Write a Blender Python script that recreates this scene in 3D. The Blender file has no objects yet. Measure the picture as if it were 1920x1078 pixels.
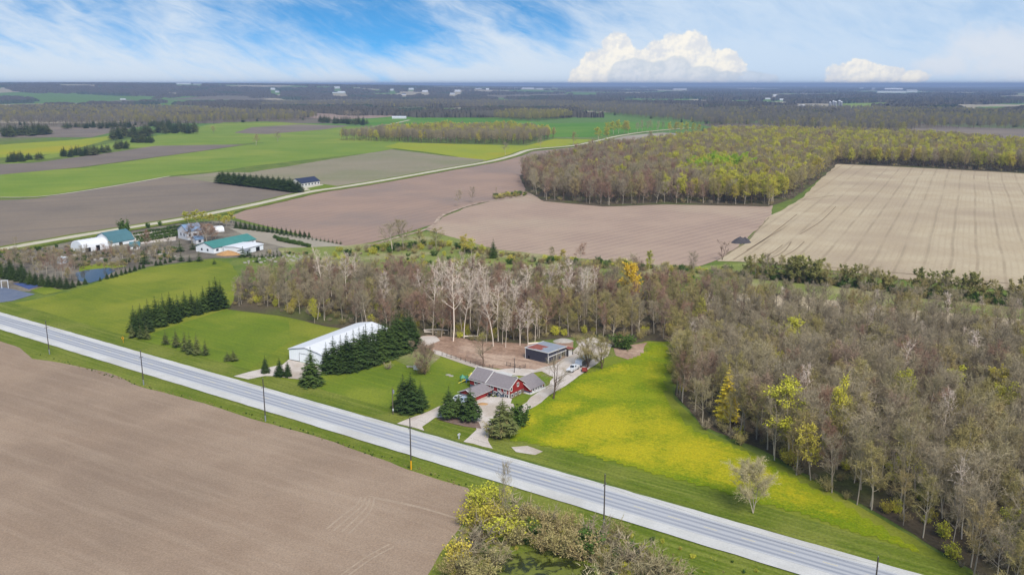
import bpy, bmesh, math, random
import numpy as np
from mathutils import Vector, noise as mnoise
from mathutils.geometry import delaunay_2d_cdt

# ------------------------------------------------------------------ camera, sky, sun, exposure
SC = bpy.context.scene
COL = SC.collection
H = 100.0                       # drone height in metres
F = 1650.0                      # focal length in photo pixels (1920 wide)
PITCH = math.atan((539 - 157.5) / F)
SP, CP = math.sin(PITCH), math.cos(PITCH)
cam_d = bpy.data.cameras.new('camera')
cam_d.sensor_width = 36.0
cam_d.lens = F * 36.0 / 1920.0
cam_d.clip_start = 1.0
cam_d.clip_end = 120000.0
cam = bpy.data.objects.new('camera', cam_d)
cam.location = (0, 0, H)
cam.rotation_euler = (math.pi / 2 - PITCH, 0, 0)
COL.objects.link(cam)
SC.camera = cam

SUN_EL, SUN_AZ = math.radians(47), math.radians(160)     # azimuth clockwise from +Y (view direction)
sun_d = bpy.data.lights.new('sun', 'SUN')
sun_d.energy = 3.0
sun_d.angle = math.radians(24)
sun_d.color = (1.0, 0.955, 0.89)
sun = bpy.data.objects.new('sun', sun_d)
to_sun = Vector((math.sin(SUN_AZ) * math.cos(SUN_EL), math.cos(SUN_AZ) * math.cos(SUN_EL), math.sin(SUN_EL)))
sun.rotation_euler = to_sun.to_track_quat('Z', 'Y').to_euler()
sun.location = to_sun * 500
COL.objects.link(sun)

SC.view_settings.view_transform = 'Standard'
SC.view_settings.look = 'None'
SC.view_settings.exposure = 0.66
SC.view_settings.gamma = 1.0
SC.view_settings.use_curve_mapping = False
SC.cycles.use_denoising = True
SC.cycles.max_bounces = 6
SC.cycles.diffuse_bounces = 3
SC.cycles.glossy_bounces = 2
SC.cycles.transparent_max_bounces = 4
SC.cycles.volume_bounces = 0
SC.cycles.sample_clamp_indirect = 6.0


class NT:
    """small helper around a node tree"""
    def __init__(self, tree):
        self.t = tree
        self.n = tree.nodes
        self.l = tree.links

    def new(self, typ, **kw):
        nd = self.n.new(typ)
        for k, v in kw.items():
            setattr(nd, k, v)
        return nd

    def put(self, sock, v):
        if v is None:
            return
        if hasattr(v, 'is_output'):
            self.l.new(v, sock)
        else:
            sock.default_value = v

    def math(self, op, a, b=None, c=None, clamp=False):
        nd = self.new('ShaderNodeMath', operation=op, use_clamp=clamp)
        for i, x in enumerate((a, b, c)):
            if x is not None:
                self.put(nd.inputs[i], x)
        return nd.outputs[0]

    def vmath(self, op, a, b=None):
        nd = self.new('ShaderNodeVectorMath', operation=op)
        self.put(nd.inputs[0], a)
        if b is not None:
            self.put(nd.inputs[1], b)
        return nd.outputs['Value'] if op in ('DOT_PRODUCT', 'LENGTH') else nd.outputs['Vector']

    def noise(self, vec, scale, detail=4, rough=0.55, dist=0.0):
        nd = self.new('ShaderNodeTexNoise')
        if vec is not None:
            self.l.new(vec, nd.inputs['Vector'])
        nd.inputs['Scale'].default_value = scale
        nd.inputs['Detail'].default_value = detail
        nd.inputs['Roughness'].default_value = rough
        nd.inputs['Distortion'].default_value = dist
        return nd.outputs['Fac']

    def ramp(self, x, a, b, lo=0.0, hi=1.0, smooth=True):
        nd = self.new('ShaderNodeMapRange')
        nd.interpolation_type = 'SMOOTHSTEP' if smooth else 'LINEAR'
        self.put(nd.inputs['Value'], x)
        for k, v in (('From Min', a), ('From Max', b), ('To Min', lo), ('To Max', hi)):
            self.put(nd.inputs[k], v)
        return nd.outputs['Result']

    def mix(self, f, a, b, blend='MIX'):
        nd = self.new('ShaderNodeMix', data_type='RGBA', blend_type=blend)
        self.put(nd.inputs[0], f)
        self.put(nd.inputs[6], a if hasattr(a, 'is_output') else (*a[:3], 1))
        self.put(nd.inputs[7], b if hasattr(b, 'is_output') else (*b[:3], 1))
        return nd.outputs[2]

    def comb(self, x, y, z):
        nd = self.new('ShaderNodeCombineXYZ')
        for i, v in enumerate((x, y, z)):
            self.put(nd.inputs[i], v)
        return nd.outputs[0]

    def sep(self, v):
        nd = self.new('ShaderNodeSeparateXYZ')
        self.l.new(v, nd.inputs[0])
        return nd.outputs


def lin(r, g, b):
    f = lambda c: (c / 255 / 12.92) if c <= 10.3 else ((c / 255 + 0.055) / 1.055) ** 2.4
    return (f(r), f(g), f(b))


KEXP = 1.5


def alb(r, g, b, k=KEXP):
    """real base colour of a surface that reads as this sRGB colour in the photograph's exposure"""
    return tuple(min(0.85, c / k) for c in lin(r, g, b))


def build_world():
    w = bpy.data.worlds.new('World')
    SC.world = w
    w.use_nodes = True
    T = NT(w.node_tree)
    T.n.clear()
    tc = T.new('ShaderNodeTexCoord')
    d = tc.outputs['Generated']
    x, y, z = T.sep(d)
    el = T.math('ARCSINE', z)
    az = T.math('ARCTAN2', x, y)
    # clear sky: Nishita, looked up a little higher so that its blue reaches down towards the horizon
    sky = T.new('ShaderNodeTexSky', sky_type='NISHITA')
    sky.sun_disc = False
    sky.sun_elevation = SUN_EL
    sky.sun_rotation = SUN_AZ
    sky.altitude = 300
    sky.air_density = 1.0
    sky.dust_density = 0.4
    sky.ozone_density = 2.5
    zz = T.math('ADD', T.math('MULTIPLY', T.math('MAXIMUM', z, 0.0), 2.2), 0.16)
    T.l.new(T.vmath('NORMALIZE', T.comb(x, y, zz)), sky.inputs['Vector'])
    blue = T.mix(1.0, sky.outputs[0], (0.62, 1.42, 1.72), 'MULTIPLY')
    # cirrus streaks running down to the right
    s = T.math('SUBTRACT', T.math('MULTIPLY', az, 0.93), T.math('MULTIPLY', el, 0.37))
    t = T.math('ADD', T.math('MULTIPLY', az, 0.37), T.math('MULTIPLY', el, 0.93))
    wob = T.noise(T.comb(az, el, 0.3), 5.0, 3)
    t2 = T.math('ADD', t, T.math('MULTIPLY', wob, 0.035))
    st = T.noise(T.comb(T.math('MULTIPLY', s, 4.6), T.math('MULTIPLY', t2, 15.0), 3.7), 1.0, 5, 0.55, 0.35)
    fine = T.noise(T.comb(T.math('MULTIPLY', s, 24.0), T.math('MULTIPLY', t2, 80.0), 4.1), 1.0, 5, 0.65, 0.5)
    broad = T.noise(T.comb(T.math('MULTIPLY', az, 3.4), T.math('MULTIPLY', el, 9.0), 8.6), 1.0, 3, 0.5)
    cv = T.math('ADD', T.math('ADD', T.math('MULTIPLY', st, 0.72), T.math('MULTIPLY', fine, 0.28)), T.math('MULTIPLY', broad, 0.35))
    # more veil towards the right and close to the horizon
    veil = T.ramp(az, 0.02, 0.30, 0.0, 0.07)
    low = T.ramp(el, 0.0, 0.06, 0.15, 0.0)
    cv = T.math('ADD', T.math('ADD', cv, veil), low)
    cm = T.ramp(cv, 0.54, 0.86, 0.0, 0.94)
    base = T.mix(cm, blue, (8.0, 8.9, 9.8))
    base = T.mix(T.ramp(az, 0.0, 0.22, 0.0, 0.62), base, (6.2, 7.9, 9.9))
    # cumulus heads near the horizon: (az, el, r_az, r_el)
    nz = T.noise(T.comb(az, el, 2.2), 34.0, 5, 0.6)
    nz2 = T.noise(T.comb(az, el, 6.2), 90.0, 4, 0.65)
    # relief of the heads: light from the upper left
    off = T.noise(T.comb(T.math('SUBTRACT', az, 0.006), T.math('ADD', el, 0.007), 2.2), 34.0, 5, 0.6)
    off2 = T.noise(T.comb(T.math('SUBTRACT', az, 0.002), T.math('ADD', el, 0.0025), 6.2), 90.0, 4, 0.65)
    relief = T.math('ADD', T.math('MULTIPLY', T.math('SUBTRACT', nz, off), 3.0), T.math('MULTIPLY', T.math('SUBTRACT', nz2, off2), 1.6))

    def heads(lst, amp, soft):
        cur = None
        for (px, py, rx, ry) in lst:
            a0 = math.atan((px - 960) / F)
            e0 = math.atan((157 - py) / F)
            dx = T.math('DIVIDE', T.math('SUBTRACT', az, a0), rx * 1.08 / F)
            dy = T.math('DIVIDE', T.math('SUBTRACT', el, e0), ry * 1.1 / F)
            q = T.math('SQRT', T.math('ADD', T.math('MULTIPLY', dx, dx), T.math('MULTIPLY', dy, dy)))
            cur = q if cur is None else T.math('SMOOTH_MIN', cur, q, 0.12)
        q = T.math('ADD', cur, T.math('MULTIPLY', T.math('SUBTRACT', nz, 0.5), amp))
        q = T.math('ADD', q, T.math('MULTIPLY', T.math('SUBTRACT', nz2, 0.5), amp * 0.45))
        return q, T.ramp(q, 1.0, 1.0 - soft, 0.0, 1.0)

    q1, m1 = heads([(1262, 112, 66, 44), (1300, 135, 62, 36), (1150, 92, 30, 27), (1140, 130, 52, 42), (1095, 150, 34, 24),
                    (1345, 128, 40, 26), (1205, 135, 60, 40), (1588, 148, 48, 27), (1650, 142, 30, 14), (1690, 146, 30, 12),
                    (-520, 120, 90, 40), (2600, 130, 120, 46), (3300, 110, 90, 50), (-1400, 130, 140, 50)], 1.1, 0.17)
    shade = T.ramp(T.math('ADD', T.math('MULTIPLY', q1, 0.5), T.math('MULTIPLY', relief, 1.0)), -0.25, 0.8, 0.0, 1.0)
    cream = T.mix(shade, (11.2, 10.6, 9.4), (8.4, 8.6, 8.9))
    base = T.mix(T.math('MULTIPLY', m1, 0.95), base, cream)
    q2, m2 = heads([(1185, 146, 50, 32), (1250, 142, 44, 32), (1300, 152, 46, 24), (1395, 150, 46, 14), (1345, 152, 36, 16), (-470, 150, 70, 26), (2540, 150, 90, 30)], 0.8, 0.16)
    grey = T.mix(T.ramp(T.math('ADD', q2, relief), 0.0, 1.0), (7.6, 8.2, 9.1), (6.4, 7.3, 8.4))
    base = T.mix(T.math('MULTIPLY', m2, 0.72), base, grey)
    q3, m3 = heads([(1840, 96, 90, 40), (1900, 120, 120, 46), (1740, 128, 60, 22)], 1.2, 0.7)
    base = T.mix(T.math('MULTIPLY', m3, 0.55), base, (9.0, 9.0, 9.2))
    bg = T.new('ShaderNodeBackground')
    T.l.new(T.mix(1.0, base, (1.04, 1.05, 1.07), 'MULTIPLY'), bg.inputs['Color'])
    bg.inputs['Strength'].default_value = 0.055
    out = T.new('ShaderNodeOutputWorld')
    T.l.new(bg.outputs[0], out.inputs['Surface'])


build_world()

# ------------------------------------------------------------------ projection helpers


def G(px, py, z=0.0):
    """ground point (x, y) that the photograph shows at pixel (px, py)"""
    u = (px - 960) / F
    v = (py - 539) / F
    Z = -(SP + v * CP)
    t = (H - z) / -Z
    return (u * t, (CP - v * SP) * t)


def PX(x, y, z=0.0):
    d = z - H
    zc = y * CP - d * SP
    return 960 + F * x / zc, 539 - F * (y * SP + d * CP) / zc


def hz(bx, by, ty):
    """height of a thing whose foot is at pixel (bx, by) and whose top is at row ty"""
    x, y = G(bx, by)
    lo, hi = 0.0, 99.0
    for _ in range(40):
        m = (lo + hi) / 2
        if PX(x, y, m)[1] > ty:
            lo = m
        else:
            hi = m
    return lo


# ------------------------------------------------------------------ materials
MATS = {}


def new_mat(name):
    m = bpy.data.materials.new(name)
    m.use_nodes = True
    T = NT(m.node_tree)
    T.n.clear()
    out = T.new('ShaderNodeOutputMaterial')
    MATS[name] = m
    return m, T, out


def bsdf(T, out, col, rough=0.9, spec=0.2, bump=None, bstr=0.3, bdist=0.1, metal=0.0):
    b = T.new('ShaderNodeBsdfPrincipled')
    T.put(b.inputs['Base Color'], col if hasattr(col, 'is_output') else (*col, 1))
    T.put(b.inputs['Roughness'], rough)
    b.inputs['Specular IOR Level'].default_value = spec
    b.inputs['Metallic'].default_value = metal
    if bump is not None:
        bp = T.new('ShaderNodeBump')
        bp.inputs['Strength'].default_value = bstr
        bp.inputs['Distance'].default_value = bdist
        T.l.new(bump, bp.inputs['Height'])
        T.l.new(bp.outputs[0], b.inputs['Normal'])
    T.l.new(b.outputs[0], out.inputs['Surface'])
    return b


def wpos(T):
    return T.new('ShaderNodeNewGeometry').outputs['Position']


def m_ground(name, c1, c2, s1=0.03, c3=None, s3=0.008, fine=0.8, furrow=None, streak=None, tint=None, fine_amp=0.3, lo=.35, hi=.65):
    """soil or grass: two tones in patches, a third in broad drifts, fine grain, furrows / streaks along a direction"""
    m, T, out = new_mat(name)
    p = wpos(T)
    col = T.mix(T.ramp(T.noise(p, s1, 5, 0.6), lo, hi), c1, c2)
    if c3 is not None:
        col = T.mix(T.ramp(T.noise(p, s3, 4, 0.55), 0.46, 0.66), col, c3)
    bump = None
    if streak:
        ang, ln, wd, amt, cc = streak
        ax = T.vmath('DOT_PRODUCT', p, (math.cos(ang), math.sin(ang), 0))
        ay = T.vmath('DOT_PRODUCT', p, (-math.sin(ang), math.cos(ang), 0))
        n = T.noise(T.comb(T.math('DIVIDE', ax, ln), T.math('DIVIDE', ay, wd), 0.0), 1.0, 4, 0.6)
        col = T.mix(T.ramp(n, 0.42, 0.7, 0.0, amt), col, cc)
    if furrow:
        for (ang, sp, amt, cc, sharp) in furrow:
            ay = T.vmath('DOT_PRODUCT', p, (-math.sin(ang), math.cos(ang), 0))
            wv = T.math('ADD', T.math('DIVIDE', ay, sp), T.math('MULTIPLY', T.noise(p, 0.006, 2), 5.0 / sp))
            sn = T.math('SINE', T.math('MULTIPLY', wv, 2 * math.pi))
            br = T.ramp(T.noise(p, 0.02, 4), 0.3, 0.62, 0.15, 1.0)
            k = T.math('MULTIPLY', T.ramp(sn, sharp, 1.0), T.math('MULTIPLY', br, amt))
            col = T.mix(k, col, cc)
    fn = T.noise(p, fine, 4, 0.7)
    sc = T.ramp(fn, 0.25, 0.75, 1.0 - fine_amp, 1.0 + fine_amp, False)
    col = T.mix(1.0, col, T.comb(sc, sc, sc), 'MULTIPLY')
    bsdf(T, out, col, 0.95, 0.08, fn, 0.5, 0.25)
    return m


def m_plain(name, c, rough=0.7, spec=0.3, var=0.12, scale=0.9, metal=0.0, line=None, dirt=None):
    m, T, out = new_mat(name)
    tc = T.new('ShaderNodeTexCoord').outputs['Object']
    n = T.noise(tc, scale, 4, 0.6)
    sc = T.ramp(n, 0.3, 0.7, 1 - var, 1 + var, False)
    col = T.mix(1.0, c, T.comb(sc, sc, sc), 'MULTIPLY')
    if dirt:
        col = T.mix(T.ramp(T.noise(tc, scale * 0.6, 5, .7), 0.5, 0.75, 0, dirt[1]), col, dirt[0])
    bump = None
    if line:      # ribs or boards along one axis: (axis, spacing, depth)
        comp = T.sep(tc)[line[0]]
        bump = T.math('PINGPONG', comp, line[1] / 2)
        k = T.ramp(bump, 0, line[1] * 0.14, 1 - line[2], 1.0)
        col = T.mix(1.0, col, T.comb(k, k, k), 'MULTIPLY')
    bsdf(T, out, col, rough, spec, bump, 0.6, 0.05, metal)
    return m


def m_leaf(name, c1, c2, c3=None, trans=0.0):
    """twigs or leaves: tone changes from plant to plant and from clump to clump"""
    m, T, out = new_mat(name)
    oi = T.new('ShaderNodeObjectInfo')
    p = T.new('ShaderNodeTexCoord').outputs['Object']
    pw = T.vmath('ADD', p, T.comb(T.math('MULTIPLY', oi.outputs['Random'], 57.0), 0.0, 0.0))
    n = T.noise(pw, 0.5, 3, 0.7)
    f = T.math('ADD', T.math('MULTIPLY', n, 0.55), T.math('MULTIPLY', oi.outputs['Random'], 0.5))
    col = T.mix(T.ramp(f, 0.25, 0.8), c1, c2)
    if c3 is not None:
        r2 = T.math('FRACT', T.math('MULTIPLY', oi.outputs['Random'], 7.31))
        col = T.mix(T.ramp(r2, 0.55, 1.0, 0.0, 0.9), col, c3)
    v = T.ramp(T.math('FRACT', T.math('MULTIPLY', oi.outputs['Random'], 13.7)), 0, 1, 0.86, 1.13, False)
    col = T.mix(1.0, col, T.comb(v, v, v), 'MULTIPLY')
    d = T.new('ShaderNodeBsdfDiffuse')
    T.l.new(col, d.inputs[0])
    if trans:
        tr = T.new('ShaderNodeBsdfTranslucent')
        T.l.new(col, tr.inputs[0])
        ms = T.new('ShaderNodeMixShader')
        ms.inputs[0].default_value = trans
        T.l.new(d.outputs[0], ms.inputs[1])
        T.l.new(tr.outputs[0], ms.inputs[2])
        T.l.new(ms.outputs[0], out.inputs['Surface'])
    else:
        T.l.new(d.outputs[0], out.inputs['Surface'])
    return m


KT = 0.70
L_ = lambda r, g, b: alb(r, g, b, KT)
m_leaf('twig_grey', L_(138, 126, 104), L_(120, 110, 92), L_(134, 124, 92), .12)
m_leaf('twig_red', L_(134, 106, 88), L_(120, 98, 84), L_(128, 110, 94), .12)
m_leaf('twig_olive', L_(142, 130, 84), L_(126, 117, 78), L_(138, 122, 86), .12)
m_leaf('twig_pale', L_(184, 168, 154), L_(164, 148, 136), L_(176, 162, 148), .1)
m_leaf('leaf_yellow', L_(170, 166, 56), L_(148, 148, 54), L_(166, 150, 64), 0.15)
m_leaf('twig_tan', L_(164, 152, 118), L_(148, 138, 106), None, .1)
m_leaf('twig_far', L_(110, 105, 98), L_(94, 91, 87), L_(116, 109, 92))
m_leaf('leaf_far', L_(142, 136, 66), L_(122, 118, 64), L_(136, 122, 70), .1)
m_leaf('twig_far_olive', L_(126, 118, 78), L_(110, 106, 72), L_(130, 120, 84))
m_leaf('leaf_lime', L_(146, 168, 44), L_(120, 146, 42), None, 0.2)
m_leaf('leaf_gold', L_(218, 184, 62), L_(194, 162, 56), None, 0.2)
m_leaf('leaf_green', L_(112, 112, 66), L_(130, 126, 76), L_(142, 130, 88), 0.25)
m_leaf('leaf_shrub', L_(58, 78, 34), L_(76, 94, 44), None, 0.15)
m_leaf('needle_dark', L_(44, 58, 29), L_(60, 74, 35), L_(52, 64, 36))
m_leaf('needle_olive', L_(62, 70, 40), L_(80, 84, 48), L_(70, 72, 44))
m_leaf('bark_grey', L_(160, 148, 132), L_(128, 118, 106))
m_leaf('bark_pale', L_(196, 182, 168), L_(172, 160, 148))
m_leaf('bark_brown', L_(92, 76, 64), L_(76, 64, 56))

# ------------------------------------------------------------------ mesh helpers


class MB:
    def __init__(self):
        self.v, self.f, self.m = [], [], []

    def add(self, vs, fs, mi=0):
        o = len(self.v)
        self.v += [tuple(p) for p in vs]
        for f in fs:
            self.f.append(tuple(i + o for i in f))
            self.m.append(mi)
        return self

    def box(self, x0, y0, z0, x1, y1, z1, mi=0):
        vs = [(x0, y0, z0), (x1, y0, z0), (x1, y1, z0), (x0, y1, z0), (x0, y0, z1), (x1, y0, z1), (x1, y1, z1), (x0, y1, z1)]
        return self.add(vs, [(3, 2, 1, 0), (4, 5, 6, 7), (0, 1, 5, 4), (1, 2, 6, 5), (2, 3, 7, 6), (3, 0, 4, 7)], mi)

    def prism(self, poly, axis, a, b, mi=0):
        """poly of (p, q) pairs extruded along axis 'x', 'y' or 'z' from a to b"""
        n = len(poly)
        mk = {'x': lambda p, q, t: (t, p, q), 'y': lambda p, q, t: (p, t, q), 'z': lambda p, q, t: (p, q, t)}[axis]
        vs = [mk(p, q, a) for p, q in poly] + [mk(p, q, b) for p, q in poly]
        fs = [tuple(range(n))[::-1], tuple(range(n, 2 * n))] + [(i, (i + 1) % n, n + (i + 1) % n, n + i) for i in range(n)]
        return self.add(vs, fs, mi)

    def tube(self, pts, rad, n=6, mi=0, cap=True):
        pts = [Vector(p) for p in pts]
        rings = []
        for i, p in enumerate(pts):
            d = (pts[min(i + 1, len(pts) - 1)] - pts[max(i - 1, 0)]).normalized()
            a = d.cross(Vector((0, 0, 1)) if abs(d.z) < 0.9 else Vector((1, 0, 0))).normalized()
            b = d.cross(a)
            r = rad[i] if isinstance(rad, (list, tuple)) else rad
            rings.append([p + a * (r * math.cos(2 * math.pi * k / n)) + b * (r * math.sin(2 * math.pi * k / n)) for k in range(n)])
        vs = [q for r in rings for q in r]
        fs = []
        for i in range(len(pts) - 1):
            for k in range(n):
                fs.append((i * n + k, i * n + (k + 1) % n, (i + 1) * n + (k + 1) % n, (i + 1) * n + k))
        if cap:
            fs += [tuple(range(n))[::-1], tuple(range((len(pts) - 1) * n, len(pts) * n))]
        return self.add(vs, fs, mi)

    def mesh(self, name, mats, smooth=False):
        me = bpy.data.meshes.new(name)
        me.from_pydata(self.v, [], self.f)
        for m in mats if isinstance(mats, (list, tuple)) else [mats]:
            me.materials.append(MATS[m] if isinstance(m, str) else m)
        if any(self.m):
            me.polygons.foreach_set('material_index', self.m)
        bm = bmesh.new()
        bm.from_mesh(me)
        bmesh.ops.recalc_face_normals(bm, faces=bm.faces)
        bm.to_mesh(me)
        bm.free()
        if smooth:
            me.polygons.foreach_set('use_smooth', [True] * len(me.polygons))
        me.update()
        return me

    def obj(self, name, mats, parent=None, smooth=False):
        return link(name, self.mesh(name, mats, smooth), parent)


def link(name, data, parent=None):
    o = bpy.data.objects.new(name, data)
    COL.objects.link(o)
    if parent is not None:
        o.parent = parent
    return o


def tag(o, label, cat, group=None):
    o['label'] = label
    o['category'] = cat
    if group:
        o['group'] = group
    return o


def thing(name, label, cat, loc=(0, 0, 0), rz=0.0, group=None):
    o = bpy.data.objects.new(name, None)
    COL.objects.link(o)
    o.location = loc
    o.rotation_euler = (0, 0, rz)
    o.empty_display_size = 0.5
    return tag(o, label, cat, group)


def copy_tree(src, label=None, group=None):
    r = src.copy()
    COL.objects.link(r)
    if label:
        r['label'] = label
    if group:
        r['group'] = group
    for ch in list(src.children):
        c = ch.copy()
        COL.objects.link(c)
        c.parent = r
        for g in list(ch.children):
            k = g.copy()
            COL.objects.link(k)
            k.parent = c
    return r


def struct(o):
    o['kind'] = 'structure'
    return o


def stuff(o, label=None, cat=None):
    o['kind'] = 'stuff'
    if label:
        o['label'] = label
    if cat:
        o['category'] = cat
    return o


# ------------------------------------------------------------------ ground
RNG = random.Random(7)
SHEETS = {}


def sheet(name, pts, z, mat, jag=1.0, world=False, seed=0):
    """an area of ground given by its outline; the edge is broken up a little"""
    w = [p if world else G(*p) for p in pts]
    out = []
    n = len(w)
    far_ = any(p[1] > 620 for p in w)
    lay = (far_, round(z, 4))
    SHEETS[lay] = SHEETS.get(lay, 0) + 1
    z += SHEETS[lay] * (0.0007 if far_ else 0.0022)
    for i in range(n):
        a, b = Vector(w[i]), Vector(w[(i + 1) % n])
        dist = max(60.0, min((a.length + b.length) / 2, 2500))
        step = max(1.2, dist * 0.012)
        k = max(1, min(120, int((b - a).length / step)))
        for j in range(k):
            p = a.lerp(b, j / k)
            amp = jag * dist * 0.0022
            q = mnoise.noise_vector(Vector((p.x / step / 2.3 + seed, p.y / step / 2.3, seed * 3.1)))
            out.append((p.x + q.x * amp, p.y + q.y * amp, z))
    me = bpy.data.meshes.new(name)
    k = len(out)
    vs, _e, fs, _a, _b, _c = delaunay_2d_cdt([Vector((q[0], q[1])) for q in out], [(a, (a + 1) % k) for a in range(k)], [], 1, 1e-4)
    me.from_pydata([(q.x, q.y, z) for q in vs], [], [tuple(f) for f in fs])
    bm = bmesh.new()
    bm.from_mesh(me)
    for f in bm.faces:
        f.normal_update()
        if f.normal.z < 0:
            f.normal_flip()
    bm.to_mesh(me)
    bm.free()
    me.materials.append(MATS[mat] if isinstance(mat, str) else mat)
    return struct(link(name, me))


def build_ground():
    # one sheet out to the horizon, with low hills far off on the left
    m, T, out = new_mat('country')
    p = wpos(T)
    px_, py_, _ = T.sep(p)
    q = T.comb(T.math('DIVIDE', px_, 620.0), T.math('DIVIDE', py_, 900.0), 0.0)
    vo = T.new('ShaderNodeTexVoronoi', feature='F1', distance='CHEBYCHEV')
    T.l.new(q, vo.inputs['Vector'])
    vo.inputs['Scale'].default_value = 1.0
    c = T.new('ShaderNodeSeparateColor')
    T.l.new(vo.outputs['Color'], c.inputs[0])
    far = T.mix(T.ramp(c.outputs[0], 0.25, 0.3), alb(126, 116, 100), alb(104, 134, 66))
    far = T.mix(T.ramp(c.outputs[1], 0.55, 0.6), far, alb(178, 166, 142))
    near = T.mix(T.ramp(T.noise(p, 0.06, 5), 0.35, 0.65), alb(98, 120, 52), alb(122, 134, 62))
    fn = T.noise(p, 0.9, 4, 0.7)
    near = T.mix(T.ramp(T.noise(p, 0.35, 4), 0.5, 0.75, 0, .6), near, alb(140, 140, 84))
    col = T.mix(T.ramp(py_, 1500, 1900), near, far)
    sc = T.ramp(fn, 0.25, 0.75, 0.75, 1.25, False)
    col = T.mix(1.0, col, T.comb(sc, sc, sc), 'MULTIPLY')
    bsdf(T, out, col, 0.95, 0.05, fn, 0.4, 0.2)
    rad = [0, 60, 150, 300, 600, 1200, 2400, 4000, 5500, 7000, 8500, 10000, 11500, 13000, 14500, 16000, 18000, 21000, 25000, 30000, 36000, 42000]
    nseg = 192
    v = [(0, 0, 0)]
    for r in rad[1:]:
        for k in range(nseg):
            a = 2 * math.pi * k / nseg
            x, y = r * math.sin(a), r * math.cos(a)
            v.append((x, y, hill(x, y)))
    f = [(0, 1 + (k + 1) % nseg, 1 + k) for k in range(nseg)]
    for i in range(len(rad) - 2):
        o0, o1 = 1 + i * nseg, 1 + (i + 1) * nseg
        for k in range(nseg):
            f.append((o0 + k, o0 + (k + 1) % nseg, o1 + (k + 1) % nseg, o1 + k))
    b = MB()
    b.v, b.f, b.m = v, f, [0] * len(f)
    g = b.obj('ground', m, None, True)
    struct(g)


def hill(x, y):
    r = math.hypot(x, y)
    if r < 5000:
        return 0.0
    a = math.atan2(x, y)
    k = min(1.0, (r - 5000) / 5500)
    k = k * k * (3 - 2 * k) * (1.0 if r < 15000 else max(0.0, 1 - (r - 15000) / 16000))
    left = 1 / (1 + math.exp((a + 0.06) * 10))
    n = mnoise.noise(Vector((x / 2600, y / 2600, 0.4))) * 9 + mnoise.noise(Vector((x / 900, y / 900, 2.4))) * 3
    return k * max(0.0, left * 94 + 3 + n * .5) if r < 31000 else 0.0


# brown plough in front, pink plough, tan stubble ...
FUR_A = math.radians(24)
m_ground('plough_near', alb(176, 152, 130), alb(164, 140, 119), 0.035, alb(154, 132, 113), 0.012, 2.2,
         furrow=[(math.radians(-33), 18.0, 0.12, alb(196, 174, 150), 0.95)],
         streak=(math.radians(-30), 40, 3.0, 0.3, alb(188, 166, 144)), fine_amp=0.26)
m_ground('plough_pink', alb(176, 148, 130), alb(166, 140, 124), 0.02, alb(152, 134, 124), 0.006, 0.9,
         furrow=[(math.radians(62), 9.0, 0.4, alb(146, 122, 112), 0.0), (math.radians(62), 2.4, 0.3, alb(188, 166, 152), 0.2)], fine_amp=0.12)
m_ground('plough_rose', alb(188, 162, 142), alb(178, 152, 134), 0.02, alb(194, 172, 148), 0.006, 0.9,
         furrow=[(math.radians(48), 7.0, 0.5, alb(152, 128, 116), 0.1), (math.radians(48), 2.6, 0.3, alb(198, 178, 162), 0.2)], fine_amp=0.12)
m_ground('stubble', alb(206, 188, 158), alb(196, 176, 146), 0.03, alb(186, 166, 140), 0.007, 0.7,
         furrow=[(math.radians(90 - 27), 13.5, 0.5, alb(152, 134, 110), 0.84), (math.radians(90 - 27), 3.5, 0.28, alb(178, 156, 128), 0.2)], fine_amp=0.15)
m_ground('plough_grey', alb(140, 126, 113), alb(130, 118, 107), 0.012, alb(150, 134, 117), 0.004, 0.3,
         streak=(math.radians(28), 300, 14, 0.5, alb(122, 112, 106)), fine_amp=0.1)
m_ground('plough_olive', alb(158, 146, 122), alb(148, 140, 112), 0.008, alb(142, 140, 104), 0.004, 0.2,
         streak=(math.radians(10), 400, 20, 0.5, alb(160, 150, 128)), fine_amp=0.1)
m_ground('plough_far', alb(174, 148, 132), alb(162, 140, 126), 0.006, fine=0.1, streak=(0.1, 500, 20, 0.5, alb(150, 130, 120)), fine_amp=0.08)
m_ground('pale_field', alb(178, 168, 150), alb(168, 156, 140), 0.006, fine=0.1, fine_amp=0.08)
m_ground('pasture', alb(122, 146, 54), alb(136, 154, 60), 0.012, alb(150, 160, 66), 0.005, 0.4,
         streak=(math.radians(15), 260, 16, 0.55, alb(112, 140, 50)), fine_amp=0.14)
m_ground('pasture_yellow', alb(160, 166, 44), alb(150, 160, 50), 0.012, alb(172, 164, 40), 0.006, 0.3, fine_amp=0.12)
m_ground('winter_wheat', alb(90, 136, 40), alb(98, 142, 44), 0.008, alb(110, 146, 48), 0.004, 0.2, fine_amp=0.1)
m_ground('lawn', alb(126, 137, 44), alb(110, 126, 40), 0.05, alb(146, 149, 54), 0.016, 1.1,
         streak=(math.radians(-35), 40, 1.8, 0.4, alb(146, 152, 44)), fine_amp=0.24)
m_ground('lawn_rich', alb(116, 135, 40), alb(102, 123, 37), 0.06, alb(136, 146, 50), 0.03, 1.2,
         streak=(math.radians(-35), 30, 1.4, 0.4, alb(140, 150, 42)), fine_amp=0.24)
m_ground('verge', alb(98, 116, 32), alb(114, 126, 42), 0.09, alb(128, 134, 56), 0.04, 1.3,
         streak=(math.radians(-34.5), 50, 1.3, 0.75, alb(140, 146, 66)), fine_amp=0.36)
m_ground('scrub', alb(140, 148, 76), alb(124, 134, 70), 0.04, alb(168, 160, 116), 0.03, 0.8, fine_amp=0.3)
m_ground('leaf_litter', alb(108, 94, 76), alb(92, 84, 64), 0.08, alb(96, 100, 56), 0.03, 0.9, fine_amp=0.35)
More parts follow.
